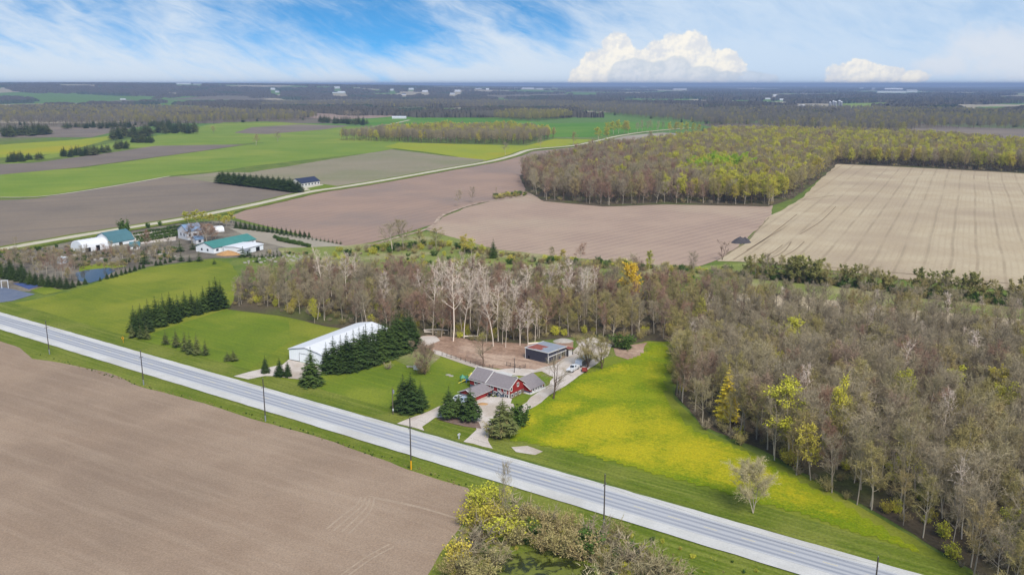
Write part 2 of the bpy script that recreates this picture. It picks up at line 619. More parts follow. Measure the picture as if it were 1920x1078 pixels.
m_ground('bare_earth', alb(186, 154, 132), alb(158, 128, 108), 0.12, alb(202, 174, 152), 0.05, 0.8,
         streak=(math.radians(-30), 14, 3, 0.6, alb(144, 114, 94)), fine_amp=0.3)
m_ground('mulch', alb(150, 128, 116), alb(136, 114, 102), 0.3, fine=1.4, fine_amp=0.25)
m_ground('gravel', alb(228, 216, 206), alb(214, 200, 188), 0.12, alb(200, 184, 168), 0.06, 2.0,
         streak=(math.radians(40), 12, 1.0, 0.35, alb(202, 190, 178)), fine_amp=0.16)
m_ground('gravel_road', alb(216, 206, 184), alb(206, 196, 172), 0.05, fine=0.6, fine_amp=0.1)
m_ground('shoulder', alb(226, 223, 219), alb(216, 213, 208), 0.15, alb(208, 204, 198), 0.04, 2.0,
         streak=(math.radians(-34.5), 30, 0.8, 0.4, alb(206, 203, 200)), fine_amp=0.08)
m_ground('court', alb(108, 118, 140), alb(120, 128, 146), 0.1, fine=0.6, fine_amp=0.1)
m_ground('tarp_blue', alb(74, 92, 142), alb(84, 100, 148), 0.2, fine=0.8, fine_amp=0.1)
m_ground('yard_grey', alb(132, 122, 108), alb(106, 98, 88), 0.09, alb(150, 140, 124), 0.05, 0.7, fine_amp=0.3)


def m_water(name, c, rough=0.08):
    m, T, out = new_mat(name)
    p = wpos(T)
    n = T.noise(p, 1.2, 3)
    bsdf(T, out, c, rough, 0.5, n, 0.06, 0.05)


m_water('pond_water', alb(64, 74, 80), 0.04)


def m_algae():
    m, T, out = new_mat('algae')
    p = wpos(T)
    k = T.ramp(T.noise(p, 0.35, 5, 0.65, 0.6), 0.44, 0.58)
    col = T.mix(k, alb(52, 58, 24), alb(118, 124, 40))
    rg = T.ramp(k, 0, 1, 0.15, 0.8)
    bsdf(T, out, col, rg, 0.4)


m_algae()

ROAD_A = Vector(G(0, 586))
ROAD_D = (Vector(G(1725, 1078)) - ROAD_A).normalized()
ROAD_N = Vector((ROAD_D.y, -ROAD_D.x))
ROAD_W = 14.4


def road_pt(s, t):
    p = ROAD_A + ROAD_D * s + ROAD_N * t
    return (p.x, p.y)


def build_road():
    m, T, out = new_mat('asphalt')
    o = T.new('ShaderNodeTexCoord').outputs['Object']
    x, y, _ = T.sep(o)
    st = T.noise(T.comb(T.math('DIVIDE', x, 26.0), T.math('MULTIPLY', y, 1.6), 0.0), 1.0, 4, 0.6)
    yy = T.math('ADD', y, T.math('MULTIPLY', T.math('SUBTRACT', T.noise(T.comb(T.math('DIVIDE', x, 60), 0.0, 0.0), 1.0, 2), 0.5), 0.35))
    yy = T.math('MULTIPLY', yy, -1.0)
    yy = T.math('SUBTRACT', yy, 0.0)
    tr = None
    for c_ in (1.2, 2.85, 5.0, 6.65):
        k = T.ramp(T.math('ABSOLUTE', T.math('SUBTRACT', yy, c_)), 0.1, 0.72, 1.0, 0.0)
        tr = k if tr is None else T.math('MAXIMUM', tr, k)
    tr = T.math('MULTIPLY', tr, T.ramp(st, 0.25, 0.65, 0.55, 1.0))
    col = T.mix(tr, alb(196, 196, 200), alb(156, 159, 169))
    col = T.mix(T.ramp(st, 0.45, 0.75, 0, 0.35), col, alb(176, 178, 186))
    fn = T.noise(o, 2.5, 4, 0.7)
    sc = T.ramp(fn, 0.3, 0.7, 0.95, 1.05, False)
    col = T.mix(1.0, col, T.comb(sc, sc, sc), 'MULTIPLY')
    bsdf(T, out, col, 0.85, 0.25)
    m_plain('road_paint', alb(240, 222, 170), 0.7, 0.2, 0.2)
    m_plain('road_white', alb(232, 232, 232), 0.7, 0.2, 0.1)
    rz = math.atan2(ROAD_D.y, ROAD_D.x)

    def strip(name, t0, t1, z, mat, s0=-700, s1=620, n=120):
        b = MB()
        for i in range(n + 1):
            s = s0 + (s1 - s0) * i / n
            j0 = mnoise.noise(Vector((s / 5, t0, 3))) * 0.22
            j1 = mnoise.noise(Vector((s / 5, t1, 9))) * 0.22
            if mat == 'asphalt':
                j0 = j1 = 0
            b.v += [(s, -(t1 + j1), z), (s, -(t0 + j0), z)]
        for i in range(n):
            b.f.append((2 * i, 2 * i + 2, 2 * i + 3, 2 * i + 1))
            b.m.append(0)
        ob = b.obj(name, mat)
        ob.location = (ROAD_A.x, ROAD_A.y, 0.17)
        ob.rotation_euler = (0, 0, rz)
        return ob

    struct(strip('road_shoulder', 0, ROAD_W, 0.10, 'shoulder', n=500))
    a = struct(strip('road', 0, 7.9, 0.115, 'asphalt'))
    a.location = (*road_pt(0, 2.55), 0.17)
    me = MB().box(-1.6, -0.08, 0.125, 1.6, 0.08, 0.132).mesh('lane_dash', 'road_paint')
    for i in range(44):
        d = link('lane_dash', me, a)
        d.location = (60 + i * 9.0, -3.95, 0)
    for t in (0.3, 7.6):
        e = MB().box(-700, -t - 0.05, 0.125, 620, -t + 0.05, 0.131).obj('edge_line', 'road_white', a)


build_ground()


def track(pts, w, z, mat):
    ribbon('tyre_track', pts, w / 2, -w / 2, z, mat, 6)


Z = lambda k: 0.03 * k
FAR = lambda k: 0.10 * k

# far fields first
sheet('field', [(-200, 262), (60, 258), (170, 258), (250, 240), (-200, 236)], FAR(1), 'plough_grey')
sheet('pasture', [(-200, 310), (0, 308), (105, 288), (235, 264), (310, 252), (360, 240), (420, 230), (500, 228), (640, 237), (740, 240), (700, 262), (480, 268), (380, 275), (240, 278), (140, 290), (0, 312)], FAR(1), 'pasture', seed=1)
sheet('pasture', [(-300, 282), (0, 272), (150, 262), (250, 250), (110, 288), (-300, 318)], FAR(1.5), 'pasture_yellow', seed=9)
sheet('field', [(-300, 332), (0, 328), (150, 314), (300, 294), (460, 272), (400, 272), (290, 274), (200, 288), (60, 306), (-300, 318)], FAR(2), 'plough_grey', seed=2)
sheet('pasture', [(-300, 382), (0, 372), (80, 368), (200, 350), (320, 330), (400, 322), (480, 311), (600, 297), (690, 288), (735, 280), (755, 268), (740, 240), (700, 236), (620, 250), (480, 270), (300, 295), (150, 316), (-300, 336)], FAR(1), 'pasture', seed=3)
sheet('field', [(470, 239), (560, 234), (660, 236), (600, 244), (500, 252), (440, 250)], FAR(2), 'plough_grey', seed=4)
sheet('field', [(525, 214), (600, 205), (740, 205.5), (860, 207), (850, 210), (700, 222), (640, 224.5), (560, 221)], FAR(2), 'plough_far', seed=5)
sheet('wheat_field', [(638, 225), (700, 222), (760, 217), (860, 209), (900, 211), (940, 222), (1040, 232), (1180, 229), (1260, 230), (1250, 244), (1150, 253), (1100, 258), (1000, 258), (930, 240), (800, 236), (690, 236)], FAR(2), 'winter_wheat', seed=6)
sheet('pasture', [(460, 200), (560, 200), (520, 212), (440, 212)], FAR(2), 'winter_wheat', seed=16)
sheet('pasture', [(720, 276), (750, 268), (985, 274), (1040, 261), (1120, 262), (1075, 273), (1000, 280), (960, 292), (910, 303), (870, 297), (800, 286)], FAR(3), 'pasture_yellow', seed=7)
sheet('field', [(330, 332), (410, 324), (470, 324), (690, 288), (735, 281), (800, 289), (912, 301), (850, 315), (730, 336), (640, 351), (600, 352), (560, 340), (410, 345)], FAR(3), 'plough_olive', seed=8)
sheet('field', [(-300, 386), (0, 376), (70, 373), (270, 339), (340, 330), (420, 343), (545, 358), (600, 352), (560, 362), (480, 382), (390, 399), (230, 427), (0, 464), (-300, 520)], FAR(2.5), 'plough_grey', seed=10)
sheet('field', [(1130, 262), (1155, 257), (1240, 249), (1310, 252), (1300, 262), (1220, 266)], FAR(3), 'pale_field', seed=11)
sheet('field', [(1350, 240), (1440, 239), (1500, 246), (1380, 248)], FAR(2), 'pale_field', seed=12)
sheet('field', [(1700, 242), (1780, 238), (1920, 242), (2300, 250), (2300, 285), (1920, 280), (1800, 262), (1712, 252)], FAR(2), 'plough_grey', seed=13)
sheet('field', [(430, 406), (480, 388), (590, 364), (700, 346), (830, 322), (910, 308), (1000, 284), (1075, 277), (1130, 266), (1220, 262), (1300, 262), (1260, 275), (1180, 285), (1120, 300), (1060, 320), (1000, 340), (1000, 372), (930, 374), (870, 390), (832, 405), (815, 420), (760, 437), (700, 454), (650, 462), (560, 440)], FAR(1.2), 'plough_pink', seed=14)
sheet('field', [(1000, 362), (1040, 378), (1130, 386), (1250, 382), (1450, 386), (1446, 404), (1420, 430), (1385, 462), (1345, 488), (1310, 500), (1200, 496), (1100, 488), (1000, 476), (930, 468), (850, 446), (800, 432), (832, 408), (870, 391), (930, 375)], FAR(1.8), 'plough_rose', seed=15)
sheet('field', [(1565, 308), (1700, 312), (1920, 322), (2300, 340), (2300, 590), (1920, 548), (1700, 524), (1500, 500), (1400, 492), (1345, 490), (1400, 456), (1440, 408), (1500, 375), (1540, 335)], FAR(1.9), 'stubble', seed=17)
sheet('field', [(1370, 548), (1500, 556), (1700, 580), (2200, 625), (2200, 668), (1700, 622), (1500, 598), (1390, 580)], Z(4), 'stubble', seed=18)
sheet('grass_strip', [(520, 466), (640, 462), (700, 456), (800, 434), (850, 446), (930, 468), (1000, 476), (1200, 496), (1310, 500), (1400, 494), (1400, 520), (1250, 520), (1000, 505), (850, 500), (700, 505), (560, 520)], FAR(2.0), 'scrub', seed=19)
# far road and its verge
GR = [(-400, 540), (-200, 506), (0, 469), (150, 443), (230, 430), (351, 410), (480, 384), (580, 361), (640, 352), (731, 337), (831, 319), (916, 304), (960, 293), (998, 281), (1073, 274), (1123, 264), (1155, 256.5), (1198, 249.5), (1245, 244.5), (1300, 240)]


def ribbon(name, line, w0, w1, z, mat, n=10):
    pts = [Vector(G(*p)) for p in line]
    fine = []
    for i in range(len(pts) - 1):
        p0, p1, p2, p3 = pts[max(i - 1, 0)], pts[i], pts[i + 1], pts[min(i + 2, len(pts) - 1)]
        for k in range(n):
            t = k / n
            fine.append(0.5 * ((2 * p1) + (p2 - p0) * t + (2 * p0 - 5 * p1 + 4 * p2 - p3) * t * t + (3 * p1 - p0 - 3 * p2 + p3) * t ** 3))
    b = MB()
    for i, p in enumerate(fine):
        d = (fine[min(i + 1, len(fine) - 1)] - fine[max(i - 1, 0)]).normalized()
        nn = Vector((-d.y, d.x))
        j = 1 + 0.12 * mnoise.noise(Vector((p.x / 9, p.y / 9, z)))
        a, c = p + nn * w0 * j, p + nn * w1 * j
        b.v += [(a.x, a.y, z), (c.x, c.y, z)]
    for i in range(len(fine) - 1):
        b.f.append((2 * i, 2 * i + 1, 2 * i + 3, 2 * i + 2))
        b.m.append(0)
    return struct(b.obj(name, mat))


ribbon('road_verge', GR, 9.5, -12.5, FAR(4.5), 'verge')
ribbon('gravel_road', GR, 4.6, -4.6, FAR(5.2), 'gravel_road')
ribbon('farm_track', [(1000, 258), (1070, 259), (1130, 261)], 2, -2, FAR(4), 'gravel_road')
ribbon('farm_track', [(696, 238), (730, 234), (770, 225)], 4, -4, FAR(4), 'gravel_road')
ribbon('farm_track', [(0, 371), (80, 369), (200, 352), (325, 330)], 1.6, -1.6, FAR(4), 'gravel_road')
m_ground('dry_ditch', alb(206, 184, 164), alb(150, 126, 108), 0.2, fine=0.6, fine_amp=0.2)
ribbon('ditch', [(690, 462), (745, 446), (795, 432), (815, 420), (826, 407), (850, 396), (900, 381), (985, 368)], 1.2, -1.6, FAR(4), 'dry_ditch')

# the farm in front
sheet('lawn', [(-300, 470), (-150, 535), (0, 572), (70, 560), (130, 546), (200, 524), (280, 502), (400, 486), (430, 492), (450, 520), (470, 560), (520, 580), (560, 600), (640, 615), (790, 640), (1000, 690), (1150, 668), (1210, 640), (1260, 640), (1262, 745), (1330, 810), (1500, 888), (1650, 970), (1800, 1060), (1950, 1160), (1850, 1160), (1700, 1072), (1200, 922), (720, 788), (0, 586), (-300, 505)], Z(1), 'lawn', seed=21)
sheet('lawn', [(455, 700), (520, 655), (545, 640), (540, 598), (482, 580), (430, 578), (300, 620), (245, 640), (300, 650), (400, 690)], Z(2), 'lawn_rich', 0.6, seed=22)
sheet('lawn', [(800, 672), (835, 668), (900, 690), (935, 697), (960, 705), (900, 745), (860, 742), (820, 735), (740, 768), (640, 742), (560, 715), (620, 700), (700, 690), (760, 680)], Z(2), 'lawn_rich', 0.6, seed=23)
sheet('verge', [(-300, 520), (0, 572), (0, 588), (300, 668), (720, 788), (1024, 873), (1240, 935), (1500, 1012), (1725, 1080), (1900, 1130), (1900, 1100), (1700, 1030), (1420, 945), (1200, 885), (1020, 838), (700, 758), (420, 680), (200, 620), (0, 560)], Z(3), 'verge', 0.5, seed=24)
sheet('verge', [(-300, 560), (0, 616), (300, 700), (720, 830), (1024, 923), (1240, 992), (1496, 1078), (1700, 1150), (1400, 1250), (700, 1250), (760, 1000), (740, 880), (560, 830), (300, 750), (0, 660), (-300, 620)], Z(2), 'verge', seed=25)
sheet('field', [(-400, 590), (-100, 622), (0, 640), (38, 652), (60, 673), (131, 684), (203, 699), (263, 725), (323, 740), (413, 765), (470, 785), (526, 800), (601, 821), (720, 862), (761, 880), (830, 902), (875, 915), (891, 931), (878, 962), (865, 985), (830, 1029), (803, 1076), (760, 1200), (600, 1500), (-700, 1500), (-900, 800)], Z(3), 'plough_near', 0.9, seed=26)
sheet('bare_ground', [(778, 634), (800, 628), (860, 634), (930, 642), (1010, 646), (1075, 640), (1062, 670), (1036, 688), (1006, 694), (985, 695), (940, 692), (905, 686), (850, 672), (815, 660), (790, 648)], Z(4), 'bare_earth', 2.2, seed=27)
sheet('bare_ground', [(1150, 655), (1175, 650), (1208, 643), (1208, 665), (1185, 676), (1155, 668)], Z(4), 'bare_earth', 3.2, seed=28)
sheet('bare_ground', [(735, 672), (765, 655), (820, 640), (835, 662), (800, 690), (770, 690)], Z(3.5), 'scrub', seed=41)
sheet('gravel_patch', [(778, 640), (790, 630), (822, 632), (828, 640), (806, 648), (790, 650)], Z(5), 'gravel', 3.2, seed=42)
sheet('gravel_patch', [(958, 840), (985, 837), (1014, 849), (1000, 855), (968, 850)], Z(5), 'gravel', 3.2, seed=29)
sheet('field_margin', [(1395, 520), (1480, 524), (1640, 543), (1800, 560), (2000, 582), (2200, 604), (2200, 640), (1900, 606), (1700, 582), (1500, 558), (1390, 548)], Z(3.5), 'scrub', 1.5, seed=70)
sheet('gravel_drive', [(440, 706), (470, 697), (500, 690), (530, 684), (543, 675), (575, 684), (606, 690), (600, 706), (560, 712), (520, 706), (495, 705), (466, 712)], Z(5), 'gravel', 1.6, seed=30)
sheet('gravel_drive', [(745, 795), (790, 777), (838, 757), (862, 748), (905, 742), (960, 748), (965, 765), (948, 785), (925, 800), (914, 826), (925, 842), (868, 828), (878, 820), (895, 806), (893, 796), (845, 784), (815, 784), (790, 801), (795, 808)], Z(5), 'gravel', 1.3, seed=31)
sheet('mulch_bed', [(824, 787), (842, 780), (895, 792), (897, 806), (870, 800), (840, 791)], Z(6.5), 'mulch', 2.4, seed=32)
sheet('gravel_drive', [(955, 775), (985, 755), (1012, 735), (1030, 722), (1038, 708), (1020, 697), (1000, 700), (985, 706), (960, 704), (930, 694), (965, 690), (1005, 694), (1040, 684), (1065, 668), (1085, 648), (1080, 640), (1110, 632), (1150, 648), (1140, 668), (1105, 690), (1085, 706), (1050, 730), (1005, 762), (965, 785)], Z(5), 'gravel', 1.5, seed=33)
sheet('grass_plot', [(985, 722), (1005, 708), (1022, 702), (1032, 710), (1024, 724), (1000, 742), (975, 758), (957, 757), (960, 748)], Z(6), 'lawn_rich', 0.5, seed=34)
sheet('gravel_path', [(812, 656), (822, 658), (870, 676), (905, 688), (945, 696), (942, 701), (900, 693), (862, 681), (815, 664)], Z(6), 'gravel', 0.4, seed=35)
sheet('patio', [(925, 699), (942, 697), (962, 702), (955, 712), (935, 708)], Z(7), 'shoulder', 0.2, seed=36)
sheet('forest_floor', [(430, 580), (540, 595), (612, 612), (690, 626), (780, 634), (880, 648), (965, 660), (1000, 640), (1090, 632), (1150, 652), (1215, 640), (1262, 642), (1266, 740), (1314, 796), (1434, 846), (1496, 882), (1614, 944), (1714, 1002), (1816, 1066), (1960, 1180), (2400, 1190), (2400, 660), (1950, 632), (1700, 608), (1500, 588), (1400, 570), (1262, 550), (1000, 545), (850, 540), (740, 535), (600, 528), (450, 530)], Z(3.2), 'leaf_litter', 1.6, seed=37)
sheet('forest_floor', [(975, 330), (985, 358), (1020, 378), (1130, 388), (1250, 384), (1440, 388), (1490, 372), (1560, 318), (1570, 308), (1700, 314), (1920, 326), (2300, 342), (2300, 300), (1920, 284), (1750, 270), (1500, 256), (1330, 256), (1200, 280), (1100, 292)], FAR(2.6), 'leaf_litter', 1.0, seed=38)
# neighbour on the left
sheet('yard', [(-100, 470), (60, 468), (230, 434), (330, 420), (430, 412), (640, 462), (560, 480), (400, 484), (280, 500), (130, 540), (60, 548), (-100, 530)], FAR(1.0), 'yard_grey', seed=43)
sheet('nursery_grass', [(150, 500), (210, 492), (240, 500), (150, 512)], FAR(1.6), 'lawn_rich', seed=44)
sheet('nursery_plot', [(430, 428), (560, 442), (650, 462), (560, 470), (480, 452)], FAR(1.5), 'pale_field', seed=45)
sheet('yard_drive', [(225, 445), (290, 432), (330, 440), (330, 452), (260, 458)], FAR(1.6), 'gravel', seed=46)
sheet('pond', [(142, 512), (160, 507), (205, 502), (215, 508), (190, 524), (168, 531), (146, 527)], FAR(1.8), 'pond_water', seed=47)
sheet('sports_court', [(-120, 520), (10, 540), (66, 552), (22, 565), (-60, 575), (-120, 570)], Z(5), 'court', 0.2, seed=48)
sheet('blue_tarp', [(24, 532), (64, 529), (79, 535), (54, 543)], Z(5), 'tarp_blue', 0.2, seed=49)
sheet('grass_plot', [(56, 545), (86, 536.5), (120, 546), (84, 553)], Z(5), 'lawn_rich', 0.3, seed=50)
sheet('algae_pond', [(890, 1150), (905, 1070), (940, 1042), (1000, 1034), (1060, 1042), (1112, 1066), (1130, 1150)], Z(5), 'algae', 1.5, seed=51)
m_ground('track_pale', alb(188, 166, 144), alb(180, 158, 136), 0.3, fine=1.5, fine_amp=0.2)
m_ground('track_dark', alb(158, 138, 112), alb(146, 126, 102), 0.2, fine=1.0, fine_amp=0.2)
for k in range(4):
    track([(612 + k * 14, 992 + k * 3), (646 + k * 13, 964 + k * 2), (668 + k * 10, 948 + k), (678 + k * 8, 930 + k)], 0.5, 0.116, 'track_pale')
for (a, b) in (((690, 930), (868, 975)), ((640, 1078), (735, 1018))):
    mid = ((a[0] + b[0]) / 2, (a[1] + b[1]) / 2 - 4)
    track([a, mid, b], 0.45, 0.117, 'track_pale')
    track([(a[0] + 9, a[1] + 4), (mid[0] + 9, mid[1] + 4), (b[0] + 9, b[1] + 4)], 0.45, 0.118, 'track_pale')
for (a, m_, b) in (((1375, 488), (1440, 445), (1500, 398)), ((1400, 470), (1430, 452), (1470, 428)), ((1440, 488), (1470, 472), (1485, 452)), ((1460, 486), (1490, 470), (1510, 452)), ((1420, 488), (1446, 476), (1470, 458)), ((1500, 440), (1540, 415), (1570, 385)), ((1480, 378), (1530, 372), (1570, 366)), ((1345, 489), (1400, 452), (1446, 404))):
    track([a, m_, b], 0.8, 0.3, 'track_dark')
track([(1400, 500), (1600, 516), (1920, 545), (2100, 560)], 2.0, 0.3, 'track_dark')
track([(1480, 496), (1700, 514), (1920, 535)], 1.2, 0.31, 'track_dark')
build_road()

# ------------------------------------------------------------------ dandelion meadow (flowers are yellow heads in the grass)


def inside(x, y, poly):
    c = False
    n = len(poly)
    for i in range(n):
        x1, y1 = poly[i]
        x2, y2 = poly[i - 1]
        if (y1 > y) != (y2 > y) and x < (x2 - x1) * (y - y1) / (y2 - y1) + x1:
            c = not c
    return c


def dist_edge(x, y, poly):
    best = 1e9
    p = Vector((x, y))
    for i in range(len(poly)):
        a, b = Vector(poly[i]), Vector(poly[i - 1])
        d = b - a
        t = max(0.0, min(1.0, (p - a).dot(d) / max(d.length_squared, 1e-9)))
        best = min(best, (a + d * t - p).length)
    return best


MEADOW = [G(*p) for p in [(945, 826), (1000, 775), (1060, 736), (1100, 706), (1165, 676), (1205, 660), (1215, 642), (1256, 640), (1252, 745), (1300, 803), (1420, 853), (1480, 888), (1600, 952), (1700, 1012), (1800, 1074), (1720, 1040), (1500, 968), (1350, 925), (1200, 884), (1050, 845)]]
MEADOW[1:4] = [G(*q) for q in [(975, 772), (1040, 734), (1086, 704)]]


def build_meadow():
    x0, x1 = min(p[0] for p in MEADOW), max(p[0] for p in MEADOW)
    y0, y1 = min(p[1] for p in MEADOW), max(p[1] for p in MEADOW)
    st = 1.7
    nx, ny = int((x1 - x0) / st) + 2, int((y1 - y0) / st) + 2
    idx, v, w = {}, [], []
    blobs = [(1130, 800, 90, 40, 1.0), (1060, 830, 60, 20, .8), (1180, 850, 120, 30, .9), (1300, 850, 80, 40, 1.0), (1400, 890, 90, 30, .85), (1240, 800, 70, 40, .7),
             (1150, 690, 60, 14, .6), (1060, 765, 60, 20, .6), (985, 790, 30, 18, .9), (1500, 930, 70, 25, .6), (1110, 730, 60, 20, .5), (1560, 960, 60, 16, .4), (1220, 700, 26, 40, .35)]
    path = [Vector(G(*q)) for q in [(930, 835), (1010, 800), (1110, 765), (1230, 735)]]
    for j in range(ny):
        for i in range(nx):
            x, y = x0 + i * st, y0 + j * st
            if not inside(x, y, MEADOW):
                continue
            px, py = PX(x, y)
            k = 0.0
            for bx, by, rx, ry, a in blobs:
                k = max(k, a * math.exp(-((px - bx) / rx) ** 2 - ((py - by) / ry) ** 2))
            d = min((Vector((x, y)) - path[q].lerp(path[q + 1], t / 12)).length for q in range(3) for t in range(13))
            k *= 1 - 0.85 * math.exp(-(d / 2.6) ** 2)
            k *= min(1.0, dist_edge(x, y, MEADOW) / 5.0)
            idx[(i, j)] = len(v)
            v.append((x, y, 0.142))
            w.append(k)
    f = [(idx[(i, j)], idx[(i + 1, j)], idx[(i + 1, j + 1)], idx[(i, j + 1)]) for (i, j) in idx
         if (i + 1, j) in idx and (i + 1, j + 1) in idx and (i, j + 1) in idx]
    me = bpy.data.meshes.new('meadow')
    me.from_pydata(v, [], f)
    at = me.attributes.new('bloom', 'FLOAT', 'POINT')
    at.data.foreach_set('value', w)
    m, T, out = new_mat('dandelion_grass')
    p = wpos(T)
    a = T.new('ShaderNodeAttribute', attribute_name='bloom').outputs['Fac']
    g = T.mix(T.ramp(T.noise(p, 0.07, 5), 0.35, 0.65), alb(118, 140, 24), alb(146, 156, 30))
    n1 = T.noise(p, 0.12, 5, 0.7, 0.6)
    n2 = T.noise(p, 1.3, 4, 0.75)
    ax = T.vmath('DOT_PRODUCT', p, (ROAD_D.x, ROAD_D.y, 0))
    ay = T.vmath('DOT_PRODUCT', p, (ROAD_N.x, ROAD_N.y, 0))
    row = T.noise(T.comb(T.math('DIVIDE', ax, 30), T.math('DIVIDE', ay, 2.2), 0.0), 1.0, 4)
    n3 = T.noise(p, 0.55, 4, 0.8)
    k = T.math('ADD', T.math('ADD', T.math('ADD', T.math('MULTIPLY', a, 0.82), 0.16), T.math('MULTIPLY', T.math('SUBTRACT', n1, 0.5), 0.9)), T.math('MULTIPLY', T.math('SUBTRACT', n2, 0.5), 1.5))
    k = T.math('ADD', k, T.math('MULTIPLY', T.math('SUBTRACT', n3, 0.5), 1.3))
    k = T.math('ADD', k, T.math('MULTIPLY', T.math('SUBTRACT', row, 0.5), 0.5))
    k = T.ramp(k, 0.15, 0.95, 0.0, 0.9)
    col = T.mix(k, g, T.mix(T.ramp(n2, .4, .6), alb(208, 188, 36), alb(184, 176, 38)))
    fn = T.noise(p, 1.8, 4, 0.75)
    sc = T.ramp(fn, 0.25, 0.75, 0.62, 1.38, False)
    col = T.mix(1.0, col, T.comb(sc, sc, sc), 'MULTIPLY')
    bsdf(T, out, col, 0.95, 0.05, fn, 0.6, 0.3)
    me.materials.append(m)
    struct(link('meadow', me))


build_meadow()

# ------------------------------------------------------------------ plant prototypes (meshes only; every plant is linked further down)


class TM:
    """triangle soup grown with numpy: tubes for wood, small triangles for twigs, leaves and needles"""
    def __init__(self):
        self.v, self.f, self.m, self.n = [], [], [], 0

    def tris(self, a, b, c, mi=0):
        k = len(a)
        if k == 0:
            return
        v = np.empty((k * 3, 3))
        v[0::3], v[1::3], v[2::3] = a, b, c
        self.v.append(v)
        self.f.append(np.arange(k * 3).reshape(-1, 3) + self.n)
        self.m.append(np.full(k, mi))
        self.n += k * 3

    def tube(self, pts, rad, n, mi=0):
        pts = np.asarray(pts, float)
        ring = []
        for i in range(len(pts)):
            d = pts[min(i + 1, len(pts) - 1)] - pts[max(i - 1, 0)]
            d = d / (np.linalg.norm(d) + 1e-9)
            a = np.cross(d, (0, 0, 1.0) if abs(d[2]) < 0.9 else (1.0, 0, 0))
            a /= np.linalg.norm(a) + 1e-9
            b = np.cross(d, a)
            t = np.arange(n) * 2 * np.pi / n
            ring.append(pts[i] + rad[i] * (np.cos(t)[:, None] * a + np.sin(t)[:, None] * b))
        v = np.concatenate(ring)
        f = []
        for i in range(len(pts) - 1):
            for k in range(n):
                p, q, r, s = i * n + k, i * n + (k + 1) % n, (i + 1) * n + (k + 1) % n, (i + 1) * n + k
                f += [(p, q, r), (p, r, s)]
        self.v.append(v)
        self.f.append(np.array(f) + self.n)
        self.m.append(np.full(len(f), mi))
        self.n += len(v)

    def mesh(self, name, mats):
        me = bpy.data.meshes.new(name)
        v = np.concatenate(self.v)
        f = np.concatenate(self.f)
        m = np.concatenate(self.m)
        me.vertices.add(len(v))
        me.vertices.foreach_set('co', v.astype(np.float32).ravel())
        me.loops.add(len(f) * 3)
        me.loops.foreach_set('vertex_index', f.astype(np.int32).ravel())
        me.polygons.add(len(f))
        me.polygons.foreach_set('loop_start', np.arange(len(f), dtype=np.int32) * 3)
        me.polygons.foreach_set('loop_total', np.full(len(f), 3, dtype=np.int32))
        me.polygons.foreach_set('material_index', m.astype(np.int32))
        for x in mats:
            me.materials.append(MATS[x])
        me.update()
        me.validate()
        return me


def nrm(a):
    return a / (np.linalg.norm(a, axis=-1, keepdims=True) + 1e-9)


